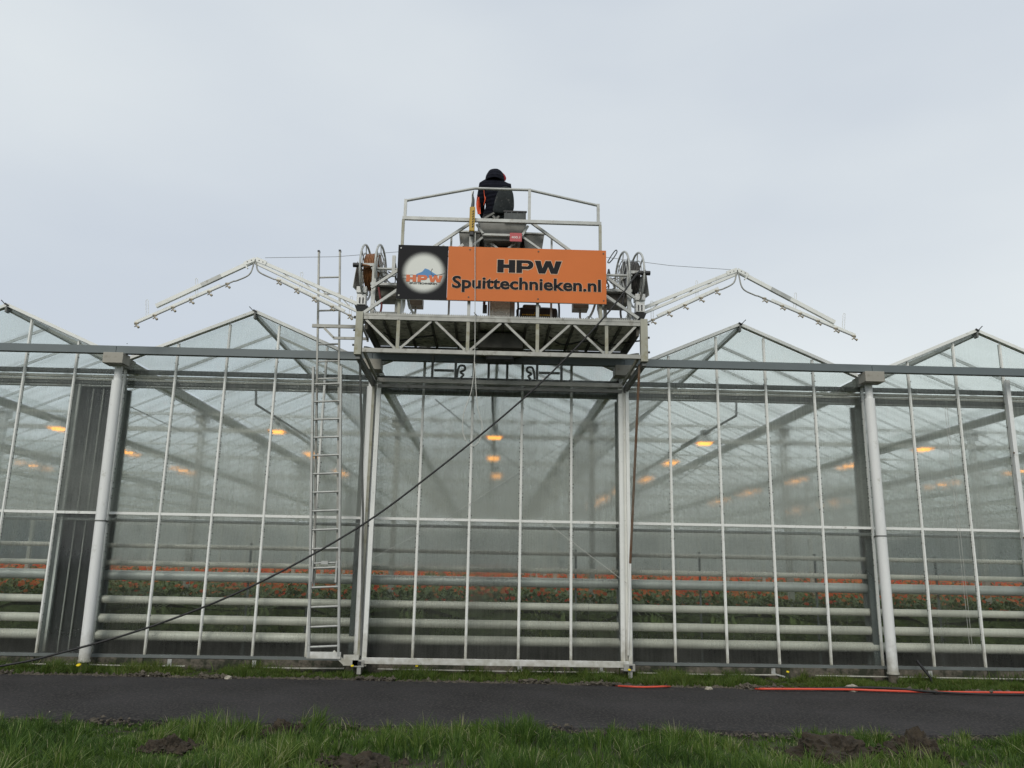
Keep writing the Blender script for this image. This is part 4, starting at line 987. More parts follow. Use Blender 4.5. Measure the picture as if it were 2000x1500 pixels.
# ------------------------------------------------------------------ person
ps = thing('person', (-0.50, -0.9, 6.98), 'person in dark hooded jacket with orange side seen from behind on the seat', 'person')
def skin_body():
    J = {}; E_ = []; Rr = {}
    def j(n_, p_, r_): J[n_] = p_; Rr[n_] = r_
    j('pelvis', (-.50, -.92, 7.06), (.175, .13)); j('belly', (-.505, -.93, 7.20), (.175, .125)); j('chest', (-.52, -.95, 7.42), (.205, .145)); j('upper', (-.525, -.93, 7.60), (.15, .12))
    j('neck', (-.525, -.88, 7.66), (.10, .09)); j('head', (-.525, -.80, 7.70), (.105, .11)); j('crown', (-.53, -.77, 7.745), (.09, .095))
    for s, n_ in ((-1, 'l'), (1, 'r')):
        j('sh' + n_, (-.525 + s * .180, -.92, 7.535), (.095, .10)); j('el' + n_, (-.525 + s * .235, -.84, 7.22), (.078, .075)); j('wr' + n_, (-.50 + s * .19, -.56, 7.14), (.042, .042)); j('hd' + n_, (-.50 + s * .175, -.47, 7.13), (.036, .028))
        j('hip' + n_, (-.50 + s * .11, -.86, 7.045), (.115, .105)); j('kn' + n_, (-.50 + s * .19, -.42, 7.06), (.075, .075)); j('an' + n_, (-.50 + s * .17, -.38, 6.60), (.05, .05)); j('toe' + n_, (-.50 + s * .18, -.22, 6.52), (.045, .04))
        E_.extend([('upper', 'sh' + n_), ('sh' + n_, 'el' + n_), ('el' + n_, 'wr' + n_), ('wr' + n_, 'hd' + n_), ('pelvis', 'hip' + n_), ('hip' + n_, 'kn' + n_), ('kn' + n_, 'an' + n_), ('an' + n_, 'toe' + n_)])
    E_.extend([('pelvis', 'belly'), ('belly', 'chest'), ('chest', 'upper'), ('upper', 'neck'), ('neck', 'head'), ('head', 'crown')])
    names = list(J)
    # fingers and thumbs curled round the levers
    for s, n_ in ((-1, 'l'), (1, 'r')):
        hx, hy, hz = J['hd' + n_]
        for q in range(4):
            a = ('f%d' % q) + n_; c_ = ('g%d' % q) + n_
            ox = (q - 1.5) * .019
            J[a] = (hx + ox, hy + .055 + (.008 if q in (1, 2) else 0), hz - .005); Rr[a] = (.0095, .0095); J[c_] = (hx + ox, hy + .07, hz - .045); Rr[c_] = (.0085, .0085)
            names += [a, c_]; E_.extend([('hd' + n_, a), (a, c_)])
        a = 'th' + n_; J[a] = (hx - s * .045, hy + .03, hz - .02); Rr[a] = (.011, .011); names.append(a); E_.append(('hd' + n_, a))
    me = bpy.data.meshes.new('body_skeleton'); me.from_pydata([J[k] for k in names], [(names.index(a), names.index(c)) for a, c in E_], []); me.update()
    o = bpy.data.objects.new('body_skeleton', me); COL.objects.link(o)
    sk = o.modifiers.new('skin', 'SKIN'); sk.use_smooth_shade = True
    if not me.skin_vertices: me.skin_vertices_layers = None
    for i, k in enumerate(names):
        me.skin_vertices[0].data[i].radius = Rr[k]; me.skin_vertices[0].data[i].use_root = (k == 'pelvis')
    sb = o.modifiers.new('sub', 'SUBSURF'); sb.levels = sb.render_levels = 2
    bpy.context.view_layer.update()
    dg = bpy.context.evaluated_depsgraph_get()
    out = bpy.data.meshes.new_from_object(o.evaluated_get(dg)); out.name = 'body'
    bpy.data.objects.remove(o)
    for mt in ('jacket', 'trousers', 'skin', 'jacket_orange', 'black', 'hood_red'): out.materials.append(M[mt])
    for p_ in out.polygons:
        c_ = p_.center; k = 0
        if c_.z < 7.11 and (c_.y > -.80 or c_.z < 7.04): k = 1
        if c_.y > -.60 and c_.z > 7.06 and abs(c_.x + .50) > .10 and c_.z < 7.2 : k = 2
        if c_.z < 6.60: k = 4
        if c_.z > 7.62 and c_.y > -.72: k = 2
        if c_.x < -.80 and c_.y < -.70 and 7.10 < c_.z < 7.38: k = 3
        p_.material_index = k; p_.use_smooth = True
    o = bpy.data.objects.new('body', out); COL.objects.link(o); attach(o, ps); return o
skin_body()
# turned-up collar / hood folds, orange side flap, zip cords
b = MB(); b.lathe([(0.150, -0.14), (0.165, -0.10), (0.158, -0.03), (0.146, 0.03), (0.128, 0.075), (0.098, 0.112), (0.055, 0.138), (0.02, 0.148), (0.0, 0.149)], (-.53, -.88, 7.712), (0.03, .38, 1), 18)
hp = random.Random(4)
for v in b.v: pass
b.v = [(x + .008 * math.sin(z * 60 + x * 30), y + .010 * math.sin(x * 45 + z * 25), z + .004 * math.sin(x * 30 + y * 40)) for x, y, z in b.v]
hd = b.build('hood', 'jacket', ps); md = hd.modifiers.new('s', 'SUBSURF'); md.levels = md.render_levels = 1
b = MB(); b.tube(spline([(-.45, -.91, 7.80), (-.40, -.91, 7.76), (-.368, -.91, 7.70), (-.372, -.91, 7.65)], 5), [.008, .010, .012, .014, .015, .016, .017, .018, .018, .018, .018, .017, .016, .014, .012, .01], 8); b.build('hood_lining', 'hood_red', ps)
b = MB(); b.add([(-.755, -.93, 7.40), (-.785, -.95, 7.30), (-.80, -.95, 7.16), (-.775, -.94, 7.05), (-.74, -.93, 7.06), (-.755, -.90, 7.2), (-.735, -.90, 7.38)], [(0, 1, 2, 3, 4, 5, 6)])
b.build('jacket_panel', 'jacket_orange', ps).modifiers.new('s', 'SOLIDIFY').thickness = 0.02
b = MB(); b.tube(spline([(-.70, -1.075, 7.40), (-.69, -1.095, 7.30), (-.675, -1.09, 7.24), (-.695, -1.08, 7.14)], 5), [0.004, .004, .004, .004, .004, .005, .006, .008, .01, .012, .011, .009, .007, .006, .005, .004], 6); b.build('orange_piping', 'jacket_orange', ps)
b = MB(); b.tube([(-.525, -.685, 7.71), (-.525, -.665, 7.695), (-.525, -.685, 7.68)], [0.01, .014, .01], 8); b.build('nose', 'skin', ps)
for x in (-.56, -.49):
    b = MB(); b.lathe([(0.0, -.008), (.008, 0), (0.0, .008)], (x, -.695, 7.725), (0, 1, 0), 8); b.build('eye', 'black', ps)
b = MB(); b.box((-.55, -.698, 7.655), (-.50, -.69, 7.660)); b.build('mouth', 'hood_red', ps)
for x in (-.69, -.33):
    b = MB(); b.tube([(x, -.42, 7.13), (x, -.42, 6.5)], 0.012, 8); part('control_lever', b, 'black')

# ------------------------------------------------------------------ hose reels
def hose_reel(cx, label, hose, turn, side):
    t = thing('hose_reel', (cx, -0.95, 6.02), label, 'hose reel', 'hose reels at the platform corners')
    t.rotation_euler = (0, 0, turn)
    c = Vector((0, 0, 0)); hw = 0.115
    def add(name, b, mt):
        o = b.build(name, mt); o.parent = t; return o
    for s in (-1, 1):
        pts = [(s * hw, .425 * math.cos(a), .425 * math.sin(a)) for a in [2 * math.pi * k / 40 for k in range(40)]]
        b = MB(); b.tube(pts, 0.017, 8, closed=True); add('flange_ring', b, 'alu')
        pts = [(s * hw, .30 * math.cos(a), .30 * math.sin(a)) for a in [2 * math.pi * k / 30 for k in range(30)]]
        b = MB(); b.tube(pts, 0.008, 6, closed=True); add('inner_ring', b, 'alu')
        for k in range(8):
            a = 2 * math.pi * k / 8 + .2
            b = MB(); b.bar((s * hw, .05 * math.cos(a), .05 * math.sin(a)), (s * hw, .415 * math.cos(a), .415 * math.sin(a)), 0.028, 0.012, up=(1, 0, 0)); add('spoke', b, 'alu')
        b = MB(); b.tube([(s * (hw - .01), 0, 0), (s * (hw + .04), 0, 0)], 0.06, 16); add('hub', b, 'alu_dull')
    prof = [(0.06, -hw + .012)]
    n_ = 8; w = (2 * hw - .03) / n_
    for i in range(n_):
        for q in range(6):
            a = math.pi * q / 5
            prof.append((0.268 + 0.018 * math.sin(a) + 0.004 * ((i * 7) % 3), -hw + .015 + w * i + w * (1 - math.cos(a)) / 2))
    prof.append((0.06, hw - .012))
    b = MB(); b.lathe(prof, (0, 0, 0), (1, 0, 0), 40); add('hose_coil', b, hose)
    b = MB(); b.tube(spline([(0.02, -.285, .05), (0.0, -.31, -.02), (-0.02 * side, -.36, -.03), (side * 0.10, -.40, -.02)], 6), 0.014, 8); add('hose_end', b, hose)
    b = MB(); b.bar((side * (hw + .05), 0, 0), (side * (hw + .05), 0.0, -.86), 0.03, 0.06); add('reel_stand', b, 'alu_dull')
    b = MB(); b.add([(side * (hw + .09), -.22, .10), (side * (hw + .13), -.24, -.32), (side * (hw + .09), .16, -.32), (side * (hw + .08), .10, .05)], [(0, 1, 2, 3)])
    o = add('guard_plate', b, 'alu'); o.modifiers.new('s', 'SOLIDIFY').thickness = 0.006
    return t
hose_reel(-2.375, 'metal hose reel wound with brown hose at the left platform corner', 'hose_brown', R(-4), -1)
hose_reel(1.605, 'metal hose reel wound with dark grey hose at the right platform corner', 'hose_grey', R(6), 1)

# ------------------------------------------------------------------ spray booms
nb = MB(); nb.tube([(0, 0, 0.01), (0, 0, -0.03)], 0.011, 7); nb.tube([(0, 0, -0.022), (0.035, -0.01, -0.045)], 0.011, 7); nb.tube([(0, 0, -0.022), (-0.028, 0.01, -0.04)], 0.009, 7)
nb.tube([(0.030, -0.01, -0.040), (0.048, -0.012, -0.058)], 0.019, 8); nb.tube([(-.03, 0, .014), (.03, 0, .014)], 0.017, 8)
nozzle_mesh = nb.mesh('nozzle', 'brass')
def boom(label, apex, outer_end, pipe_o0, pipe_o1, inner_up, inner_lo, pipe_i0, pipe_i1, s):
    t = thing('spray_boom', (0.5 * (apex[0] + inner_lo[0]), -0.8, 5.4), label, 'spray boom', 'spray booms folded out over the glass roof')
    def add(name, b, mt, bv=0): return b.build(name, mt, t, bv)
    a = Vector(apex)
    b = MB(); b.bar(a, outer_end, 0.05, 0.06); add('outer_beam', b, 'white')
    b = MB(); b.bar(L3(apex, outer_end, .35) , L3(apex, outer_end, .55), 0.052, 0.062); add('beam_sleeve', b, 'alu')
    b = MB(); b.bar(a + Vector((0, 0, .01)), inner_up, 0.045, 0.05); add('inner_beam', b, 'white')
    b = MB(); b.bar(a + Vector((0, 0, -.05)), inner_lo, 0.045, 0.038); add('lower_beam', b, 'white')
    for q in (0.25, 0.45, 0.62, 0.82):
        p0 = Vector(L3(apex, inner_up, q)); p1 = Vector(L3((apex[0], apex[1], apex[2] - .05), inner_lo, min(1, q + .10)))
        b = MB(); b.bar(p0, p1, 0.016); add('lacing', b, 'alu_dull')
    # apex bracket
    b = MB(); b.bar(a + Vector((-s * .17, -.03, -.075)), a + Vector((0, -.03, .01)), 0.012, 0.06); b.bar(a + Vector((0, -.03, .01)), a + Vector((s * .17, -.03, -.055)), 0.012, 0.07)
    b.bar(a + Vector((-s * .17, -.02, -.07)), a + Vector((-s * .11, -.02, -.15)), 0.03, 0.02); add('apex_bracket', b, 'white')
    for q in (-.12, -.06, .06, .12):
        b = MB(); z = -abs(q) * .42 + .01; b.tube([(a.x + q, a.y - .045, a.z + z), (a.x + q, a.y - .036, a.z + z)], 0.008, 6); add('rivet', b, 'alu_dark')
    for nm, p0, p1, n_ in (('outer', pipe_o0, pipe_o1, 6), ('inner', pipe_i0, pipe_i1, 5)):
        b = MB(); b.bar(p0, L3(p0, p1, .86), 0.03, 0.042); add('spray_channel', b, 'white')
        dz = Vector((0, -.02, -.035))
        b = MB(); b.tube([Vector(p0) + dz, Vector(p1) + dz], 0.013, 8); add('spray_pipe', b, 'alu')
        for q in range(n_):
            f = (q + .12) / (n_ - .55); 
            inst('nozzle', nozzle_mesh, tuple(Vector(L3(p0, p1, min(f, 1))) + dz + Vector((0, -.004, -.012))), t, rot=(0, math.atan2(-(Vector(p1) - Vector(p0)).z, (Vector(p1) - Vector(p0)).x) if False else 0, 0))
    # hairpin hangers holding the pipe under the beam
    for src, pp0, pp1, fs in ((outer_end, pipe_o0, pipe_o1, (.12, .62)), (inner_up, pipe_i0, pipe_i1, (.30, .93))):
        for f in fs:
            p = Vector(L3(pp0, pp1, f)); up = Vector((-s * 0.12 if src is outer_end else 0, 0, 1)).normalized()
            side = Vector((0.017, 0, 0))
            pts = [p - side, p - side + up * .27] + [p + up * .27 + Vector((.017 * math.cos(q), 0, .017 * math.sin(q))) for q in (2.4, 1.57, .75)] + [p + side + up * .27, p + side]
            b = MB(); b.tube(pts, 0.0045, 6); add('hairpin', b, 'pipe_white')
    # hoses at the apex
    for p_, dx in ((pipe_o1, -s), (pipe_i0, s)):
        p_ = Vector(p_) + Vector((0, -.02, -.035))
        b = MB(); b.tube(spline([p_, p_ + Vector((-dx * .07, 0, .02)), Vector((a.x + dx * .07, a.y - .03, p_.z + .12)), Vector((a.x + dx * .015, a.y - .03, a.z - .05))], 7), 0.012, 8); add('apex_hose', b, 'alu_dull')
boom('white spray boom folded out over the roof left of the platform', (-4.24, -.8, 6.225), (-5.698, -0.8, 5.43), (-5.986, -0.8, 5.159), (-4.552, -0.8, 5.896), (-2.578, -0.8, 5.535), (-2.563, -0.8, 5.41), (-3.89, -0.8, 5.941), (-2.63, -0.8, 5.35), 1)
boom('white spray boom folded out over the roof right of the platform', (3.355, -.8, 6.27), (4.873, -0.8, 5.457), (5.184, -0.8, 5.256), (3.673, -0.8, 5.889), (1.86, -0.8, 5.617), (1.85, -0.8, 5.525), (3.047, -0.8, 5.973), (1.905, -0.8, 5.409), -1)
# thin guy wires
def curve_thing(name, pts, r, mt, label, cat, n=6):
    b = MB(); b.tube(pts, r, n); o = b.build(name, mt); return tag(o, label, cat)
curve_thing('guy_wire', [(-4.1, -.8, 6.27), (-3.0, -.8, 6.32), (-1.95, -.9, 6.40)], 0.0035, 'alu_dark', 'thin wire from the left boom apex to the platform', 'wire')
curve_thing('guy_wire', [(1.25, -.9, 6.40), (2.3, -.8, 6.33), (3.28, -.8, 6.29)], 0.0035, 'alu_dark', 'thin wire from the right boom apex to the platform', 'wire')
curve_thing('guy_wire', [(1.60, -.42, 1.40), (0.35, -.10, 2.33)], 0.004, 'cord', 'thin pale wire slanting down to the right leg across the panes', 'wire')
curve_thing('guy_wire', [(-2.30, -.42, 1.66), (-1.17, -.08, 2.31), (1.2, .06, 3.9)], 0.003, 'alu', 'thin wire slanting up right from the left leg', 'wire')

# ------------------------------------------------------------------ generator and cabinet on the deck
gn = thing('generator', (0.18, -0.95, 5.1), 'black petrol generator with yellow lettering on the deck behind the sign', 'generator')
b = MB(); b.box((-0.10, -1.15, 5.13), (0.46, -0.75, 5.46)); b.build('casing', 'black', gn, 0.02)
b = MB(); b.box((-0.06, -1.1, 5.462), (0.22, -0.8, 5.53)); b.build('tank', 'tank', gn, 0.03)
for y in (-1.15, -0.75):
    b = MB(); b.tube(spline([(-0.13, y, 5.11), (-0.13, y, 5.45), (-0.10, y, 5.56), (0.2, y, 5.58), (0.44, y, 5.57), (0.49, y, 5.50), (0.49, y, 5.11)], 6), 0.015, 8); b.build('tube_frame', 'black', gn)
b = MB()
for k in range(16):
    x = -0.07 + k * 0.027; b.box((x, -1.156, 5.33), (x + rnd.choice([.018, .02, .012]), -1.152, 5.352 + (0.03 if k == 7 else 0))); 
b.build('lettering', 'yellow', gn)
cb = thing('cabinet', (-0.38, -1.2, 5.1), 'galvanised checker plate cabinet under the sign', 'cabinet')
b = MB(); b.box((-0.56, -1.30, 5.1), (-0.255, -1.0, 5.98)); b.build('body', 'tread', cb, 0.004)
b = MB(); b.box((-0.25, -1.28, 5.1), (-0.185, -1.0, 5.9)); b.build('side_post', 'alu_dull', cb)
b = MB(); b.box((-0.59, -1.30, 5.1), (-0.565, -1.0, 5.9)); b.build('side_post', 'alu_dull', cb)
sb_ = thing('socket_box', (-0.65, -1.3, 5.15), 'small grey socket box with red plug left of the galvanised cabinet', 'socket')
b = MB(); b.box((-0.665, -1.35, 5.30), (-0.60, -1.28, 5.42)); b.box((-0.67, -1.36, 5.15), (-0.60, -1.28, 5.22)); b.build('housing', 'darkgrey', sb_, 0.005)
b = MB(); b.tube([(-0.645, -1.33, 5.43), (-0.64, -1.33, 5.56)], [0.022, 0.016], 8); b.build('plug', 'red_dark', sb_)
b = MB(); b.tube(spline([(-0.61, -1.36, 5.22), (-0.66, -1.42, 5.17), (-0.72, -1.5, 5.17), (-0.78, -1.66, 5.19)], 6), 0.008, 6); b.build('lead', 'rubber', sb_)

# ------------------------------------------------------------------ ladder
ld = thing('extension_ladder', (-2.85, -0.45, 0.3), 'tall two part aluminium extension ladder standing left of the platform', 'ladder')
A0, A1 = Vector((-2.845, -0.47, 0.29)), Vector((-3.085, -0.47, 4.62))
ax = (A1 - A0).normalized(); side = Vector((ax.z, 0, -ax.x))
for s in (-1, 1):
    b = MB(); b.bar(A0 + side * s * .215, A1 + side * s * .215, 0.032, 0.065, up=(0, 1, 0)); b.build('lower_rail', 'alu', ld)
    B0, B1 = A0 + ax * .95 + side * s * .170 + Vector((0, .075, 0)), A0 + ax * 6.27 + side * s * .170 + Vector((0, .075, 0))
    b = MB(); b.bar(B0, B1, 0.026, 0.06, up=(0, 1, 0)); b.build('upper_rail', 'alu_dull', ld)
    b = MB(); b.bar(B1, B1 + ax * .03, 0.034, 0.066, up=(0, 1, 0)); b.build('rail_cap', 'black', ld)
k = 0; d = 0.14
while d < 4.3:
    c = A0 + ax * d
    b = MB(); b.tube([c - side * .198, c + side * .198], 0.0165, 8); b.build('rung', 'alu', ld); d += 0.28
d = 1.08
while d < 6.1:
    c = A0 + ax * d + Vector((0, .075, 0))
    if d > 4.0:
        b = MB(); b.tube([c - side * .158, c + side * .158], 0.0155, 8); b.build('rung', 'alu', ld)
    d += 0.28
b = MB(); b.bar(A0 + Vector((-.245, 0, .02)), A0 + Vector((.245, 0, .02)), 0.05, 0.09); b.build('foot_board', 'pipe_white', ld)
c = A0 + ax * 1.33; b = MB(); b.tube([c - side * .16, c + side * .16], 0.012, 7); b.box((c.x - .05, c.y - .03, c.z - .02), (c.x + .05, c.y + .02, c.z + .03))
b.box((c.x - .19, c.y - .02, c.z - .28), (c.x - .165, c.y + .02, c.z + .03)); b.box((c.x + .165, c.y - .02, c.z - .28), (c.x + .19, c.y + .02, c.z + .03)); b.build('ladder_catch', 'alu', ld)
# bracket that ties the ladder to the platform
b = MB(); b.bar((-3.33, -0.62, 5.235), (-2.44, -0.62, 5.235), 0.04, 0.05); b.bar((-3.14, -0.62, 5.20), (-2.98, -0.62, 5.045), 0.03, 0.035); b.bar((-2.99, -0.62, 5.045), (-2.44, -0.62, 5.045), 0.03, 0.04); b.bar((-2.455, -0.62, 5.0), (-2.455, -0.62, 5.45), 0.03); b.bar((-2.455, -.62, 5.05), (-2.43, -1.55, 5.05), .03)
part('ladder_bracket', b, 'alu_dull')

# ------------------------------------------------------------------ cable, cord, hoses
cab_pts = [(1.68, -1.45, 5.982), (1.574, -1.6, 5.835), (1.167, -1.75, 5.238), (0.486, -1.95, 4.431), (-0.221, -2.1, 3.709), (-1.217, -2.25, 2.823), (-2.16, -2.35, 2.073), (-3.354, -2.5, 1.351), (-4.509, -2.6, 0.848), (-5.626, -2.7, 0.5), (-6.174, -2.75, 0.377), (-7.6, -2.85, 0.12), (-9.0, -3.0, 0.06), (-14.0, -3.0, 0.06)]
curve_thing('black_cable', spline(cab_pts, 10), 0.0125, 'rubber', 'long black cable sagging from the right reel down to the left ground', 'cable', 8)
cord = spline([(-0.80, -1.67, 6.42), (-0.795, -1.68, 6.1), (-0.772, -1.68, 5.3), (-0.757, -1.68, 4.55), (-0.785, -1.69, 4.05), (-0.885, -1.70, 3.70), (-0.88, -1.70, 3.40), (-0.765, -1.70, 3.24), (-0.65, -1.70, 3.33), (-0.625, -1.70, 3.55), (-0.70, -1.70, 3.83), (-0.755, -1.68, 4.45)], 8)
curve_thing('rope', cord, 0.0065, 'cord', 'thin pale cord hanging in a loop from the platform rail', 'rope')
curve_thing('rope', spline([(1.24, -1.3, 6.15), (1.30, -1.32, 6.22), (1.36, -1.3, 6.33), (1.34, -1.3, 6.36), (1.28, -1.3, 6.28), (1.22, -1.3, 6.17), (1.24, -1.3, 6.15)], 6), 0.009, 'darkgrey', 'small dark cord loop beside the right hose reel', 'rope')
b = MB()
gz = lambda x: 0.065
curve_thing('orange_hose', spline([(1.26, -1.06, 0.03), (1.45, -1.40, 0.068), (1.65, -1.43, 0.068), (1.93, -1.35, 0.068), (2.1, -1.02, 0.02)], 8), 0.013, 'red_hose', 'short length of orange hose at the path edge below the right leg', 'hose')
h1 = [(3.2, -1.20, 0.03), (3.33, -1.45, 0.07), (4.1, -1.42, 0.072), (4.5, -1.40, 0.07), (4.85, -1.47, 0.072), (5.5, -1.52, 0.072), (6.7, -1.47, 0.072), (8.0, -1.42, 0.072), (10.5, -1.35, 0.072)]
curve_thing('orange_hose', spline(h1, 10), 0.0145, 'red_hose', 'long orange hose along the far edge of the path at right', 'hose', 8)
h2 = [(3.9, -1.10, 0.04), (4.10, -1.33, 0.07), (4.35, -1.37, 0.085), (4.7, -1.40, 0.10), (5.1, -1.48, 0.10), (5.5, -1.57, 0.08), (5.9, -1.62, 0.07), (6.4, -1.64, 0.068), (8.0, -1.55, 0.068), (10.5, -1.5, 0.068)]
curve_thing('black_hose', spline(h2, 10), 0.015, 'rubber', 'black hose crossing over the orange hose at the path edge', 'hose', 8)
curve_thing('black_pipe', [(6.02, -0.22, 0.34), (6.17, -0.30, 0.10), (6.19, -0.31, -0.02)], 0.02, 'rubber', 'short black pipe sticking up from the grass near the right downpipe', 'pipe', 8)

# ------------------------------------------------------------------ stones, soil mounds
def lump(name, loc, size, seed, mt, rough=0.25, sub=3):
    g = random.Random(seed)
    import bmesh
    bm = bmesh.new(); bmesh.ops.create_icosphere(bm, subdivisions=sub + (1 if sub > 3 else 0), radius=1)
    from mathutils import noise
    off = Vector((g.uniform(0, 50), g.uniform(0, 50), 0))
    for v in bm.verts:
        n1 = noise.fractal(v.co * 1.6 + off, 1.0, 2.0, 5); n2 = noise.noise(v.co * 6 + off)
        v.co *= 1 + rough * n1 * 1.6 + rough * .35 * n2 + rough * .5 * abs(noise.noise(v.co * 11 + off)) + rough * .3 * noise.noise(v.co * 23 + off)
        v.co = Vector((v.co.x * size[0], v.co.y * size[1], v.co.z * size[2]))
    me = bpy.data.meshes.new(name); bm.to_mesh(me); bm.free(); me.materials.append(M[mt])
    if False: me.polygons.foreach_set('use_smooth', [True] * len(me.polygons))
    o = bpy.data.objects.new(name, me); COL.objects.link(o); o.location = loc; return o
mounds = [((-3.28, -5.15, -0.03), (.15, .13, .13), 'small dark soil mound in the grass at the left of the path edge'),
          ((-1.50, -5.72, -0.04), (.25, .2, .14), 'dark soil mound at the bottom edge left of centre'),
          ((2.62, -5.12, -0.03), (.32, .26, .19), 'wide lumpy soil mound in the grass below the right bays'),
          ((3.40, -5.10, -0.02), (.20, .2, .22), 'tall soil clod rightmost beside the wide soil mound'),
          ((-2.45, -4.45, -0.02), (.13, .1, .14), 'brown grass covered clod at the path edge left of centre')]
for i, (p_, s_, lb) in enumerate(mounds):
    tag(lump('soil_mound', p_, s_, 40 + i, 'soil', 0.27, 4), lb, 'soil mound')
tag(lump('stone', (4.52, -1.33, 0.07), (.10, .07, .05), 90, 'stone', .2), 'pale flat stone beneath the crossing hoses', 'stone')
tag(lump('stone', (-4.03, -1.02, 0.05), (.045, .04, .035), 91, 'stone', .2), 'pale stone at the path edge left of the ladder', 'stone')
tag(lump('stone', (2.52, -1.42, 0.06), (.05, .04, .025), 92, 'stone', .2), 'pale chip on the path just right of the short orange hose', 'stone')
# rubble strip along the far path edge, crumbs at the near edge
def scatter_rocks(name, n, xr, yfun, size, mt, seed, label):
    g = np.random.default_rng(seed)
    base = np.array([(1, 0, 0), (-1, 0, 0), (0, 1, 0), (0, -1, 0), (0, 0, 1), (0, 0, -1)], float)
    F_ = np.array([(0, 2, 4), (2, 1, 4), (1, 3, 4), (3, 0, 4), (2, 0, 5), (1, 2, 5), (3, 1, 5), (0, 3, 5)])
    x = g.uniform(*xr, n); y = np.array([yfun(a) for a in x]) + g.normal(0, .055, n); s = g.uniform(*size, n) * (0.5 + g.random(n) ** 2)
    z = s * .3 + 0.015 + 0.05 * (np.sin(x * 2.3) + np.sin(x * 5.9 + 1) > .6) * g.random(n)
    vs = base[None] * g.uniform(.5, 1.2, (n, 6, 1)) * s[:, None, None] * np.array([1.1, .9, .75]) + g.normal(0, .15, (n, 6, 3)) * s[:, None, None]
    a = g.uniform(0, 6.28, n); c, q = np.cos(a), np.sin(a)
    vx = vs[:, :, 0] * c[:, None] - vs[:, :, 1] * q[:, None]; vy = vs[:, :, 0] * q[:, None] + vs[:, :, 1] * c[:, None]
    V = np.stack([vx + x[:, None], vy + y[:, None], vs[:, :, 2] + z[:, None]], 2).reshape(-1, 3)
    FF = (F_[None] + (np.arange(n) * 6)[:, None, None]).reshape(-1, 3)
    me = bpy.data.meshes.new(name); me.from_pydata(V.tolist(), [], FF.tolist()); me.update(); me.materials.append(M[mt])
    o = bpy.data.objects.new(name, me); COL.objects.link(o); return tag(o, label, 'gravel', kind='stuff')
scatter_rocks('rubble', 6500, (-12, 12), lambda x: edge_far(x) + 0.02 + .03 * math.sin(x * 3.3), (0.014, 0.040), 'clod', 5, 'grey brown rubble along the far edge of the path')
scatter_rocks('pale_grit', 260, (-12, 12), lambda x: edge_far(x) + 0.02, (0.010, 0.022), 'stone', 6, 'pale grit along the far edge of the path')
scatter_rocks('crumbs', 2600, (-9, 9), lambda x: edge_near(x) - 0.05, (0.010, 0.026), 'clod', 8, 'dark crumbs along the near edge of the path')
scatter_rocks('pale_grit', 70, (-9, 9), lambda x: -2.6 + 1.4 * math.sin(x * 97.3), (0.005, 0.012), 'stone', 9, 'tiny pale chips scattered on the path')

for i, (p_, s_, lb) in enumerate(mounds):
    scatter_rocks('soil_crumbs', 420, (p_[0] - s_[0] * 1.5, p_[0] + s_[0] * 1.5), lambda x, p_=p_, s_=s_: p_[1] - .25 * s_[1] + rnd.uniform(-.9, .9) * s_[1], (0.012, 0.036), 'soil', 60 + i, 'loose soil crumbs round a mound')
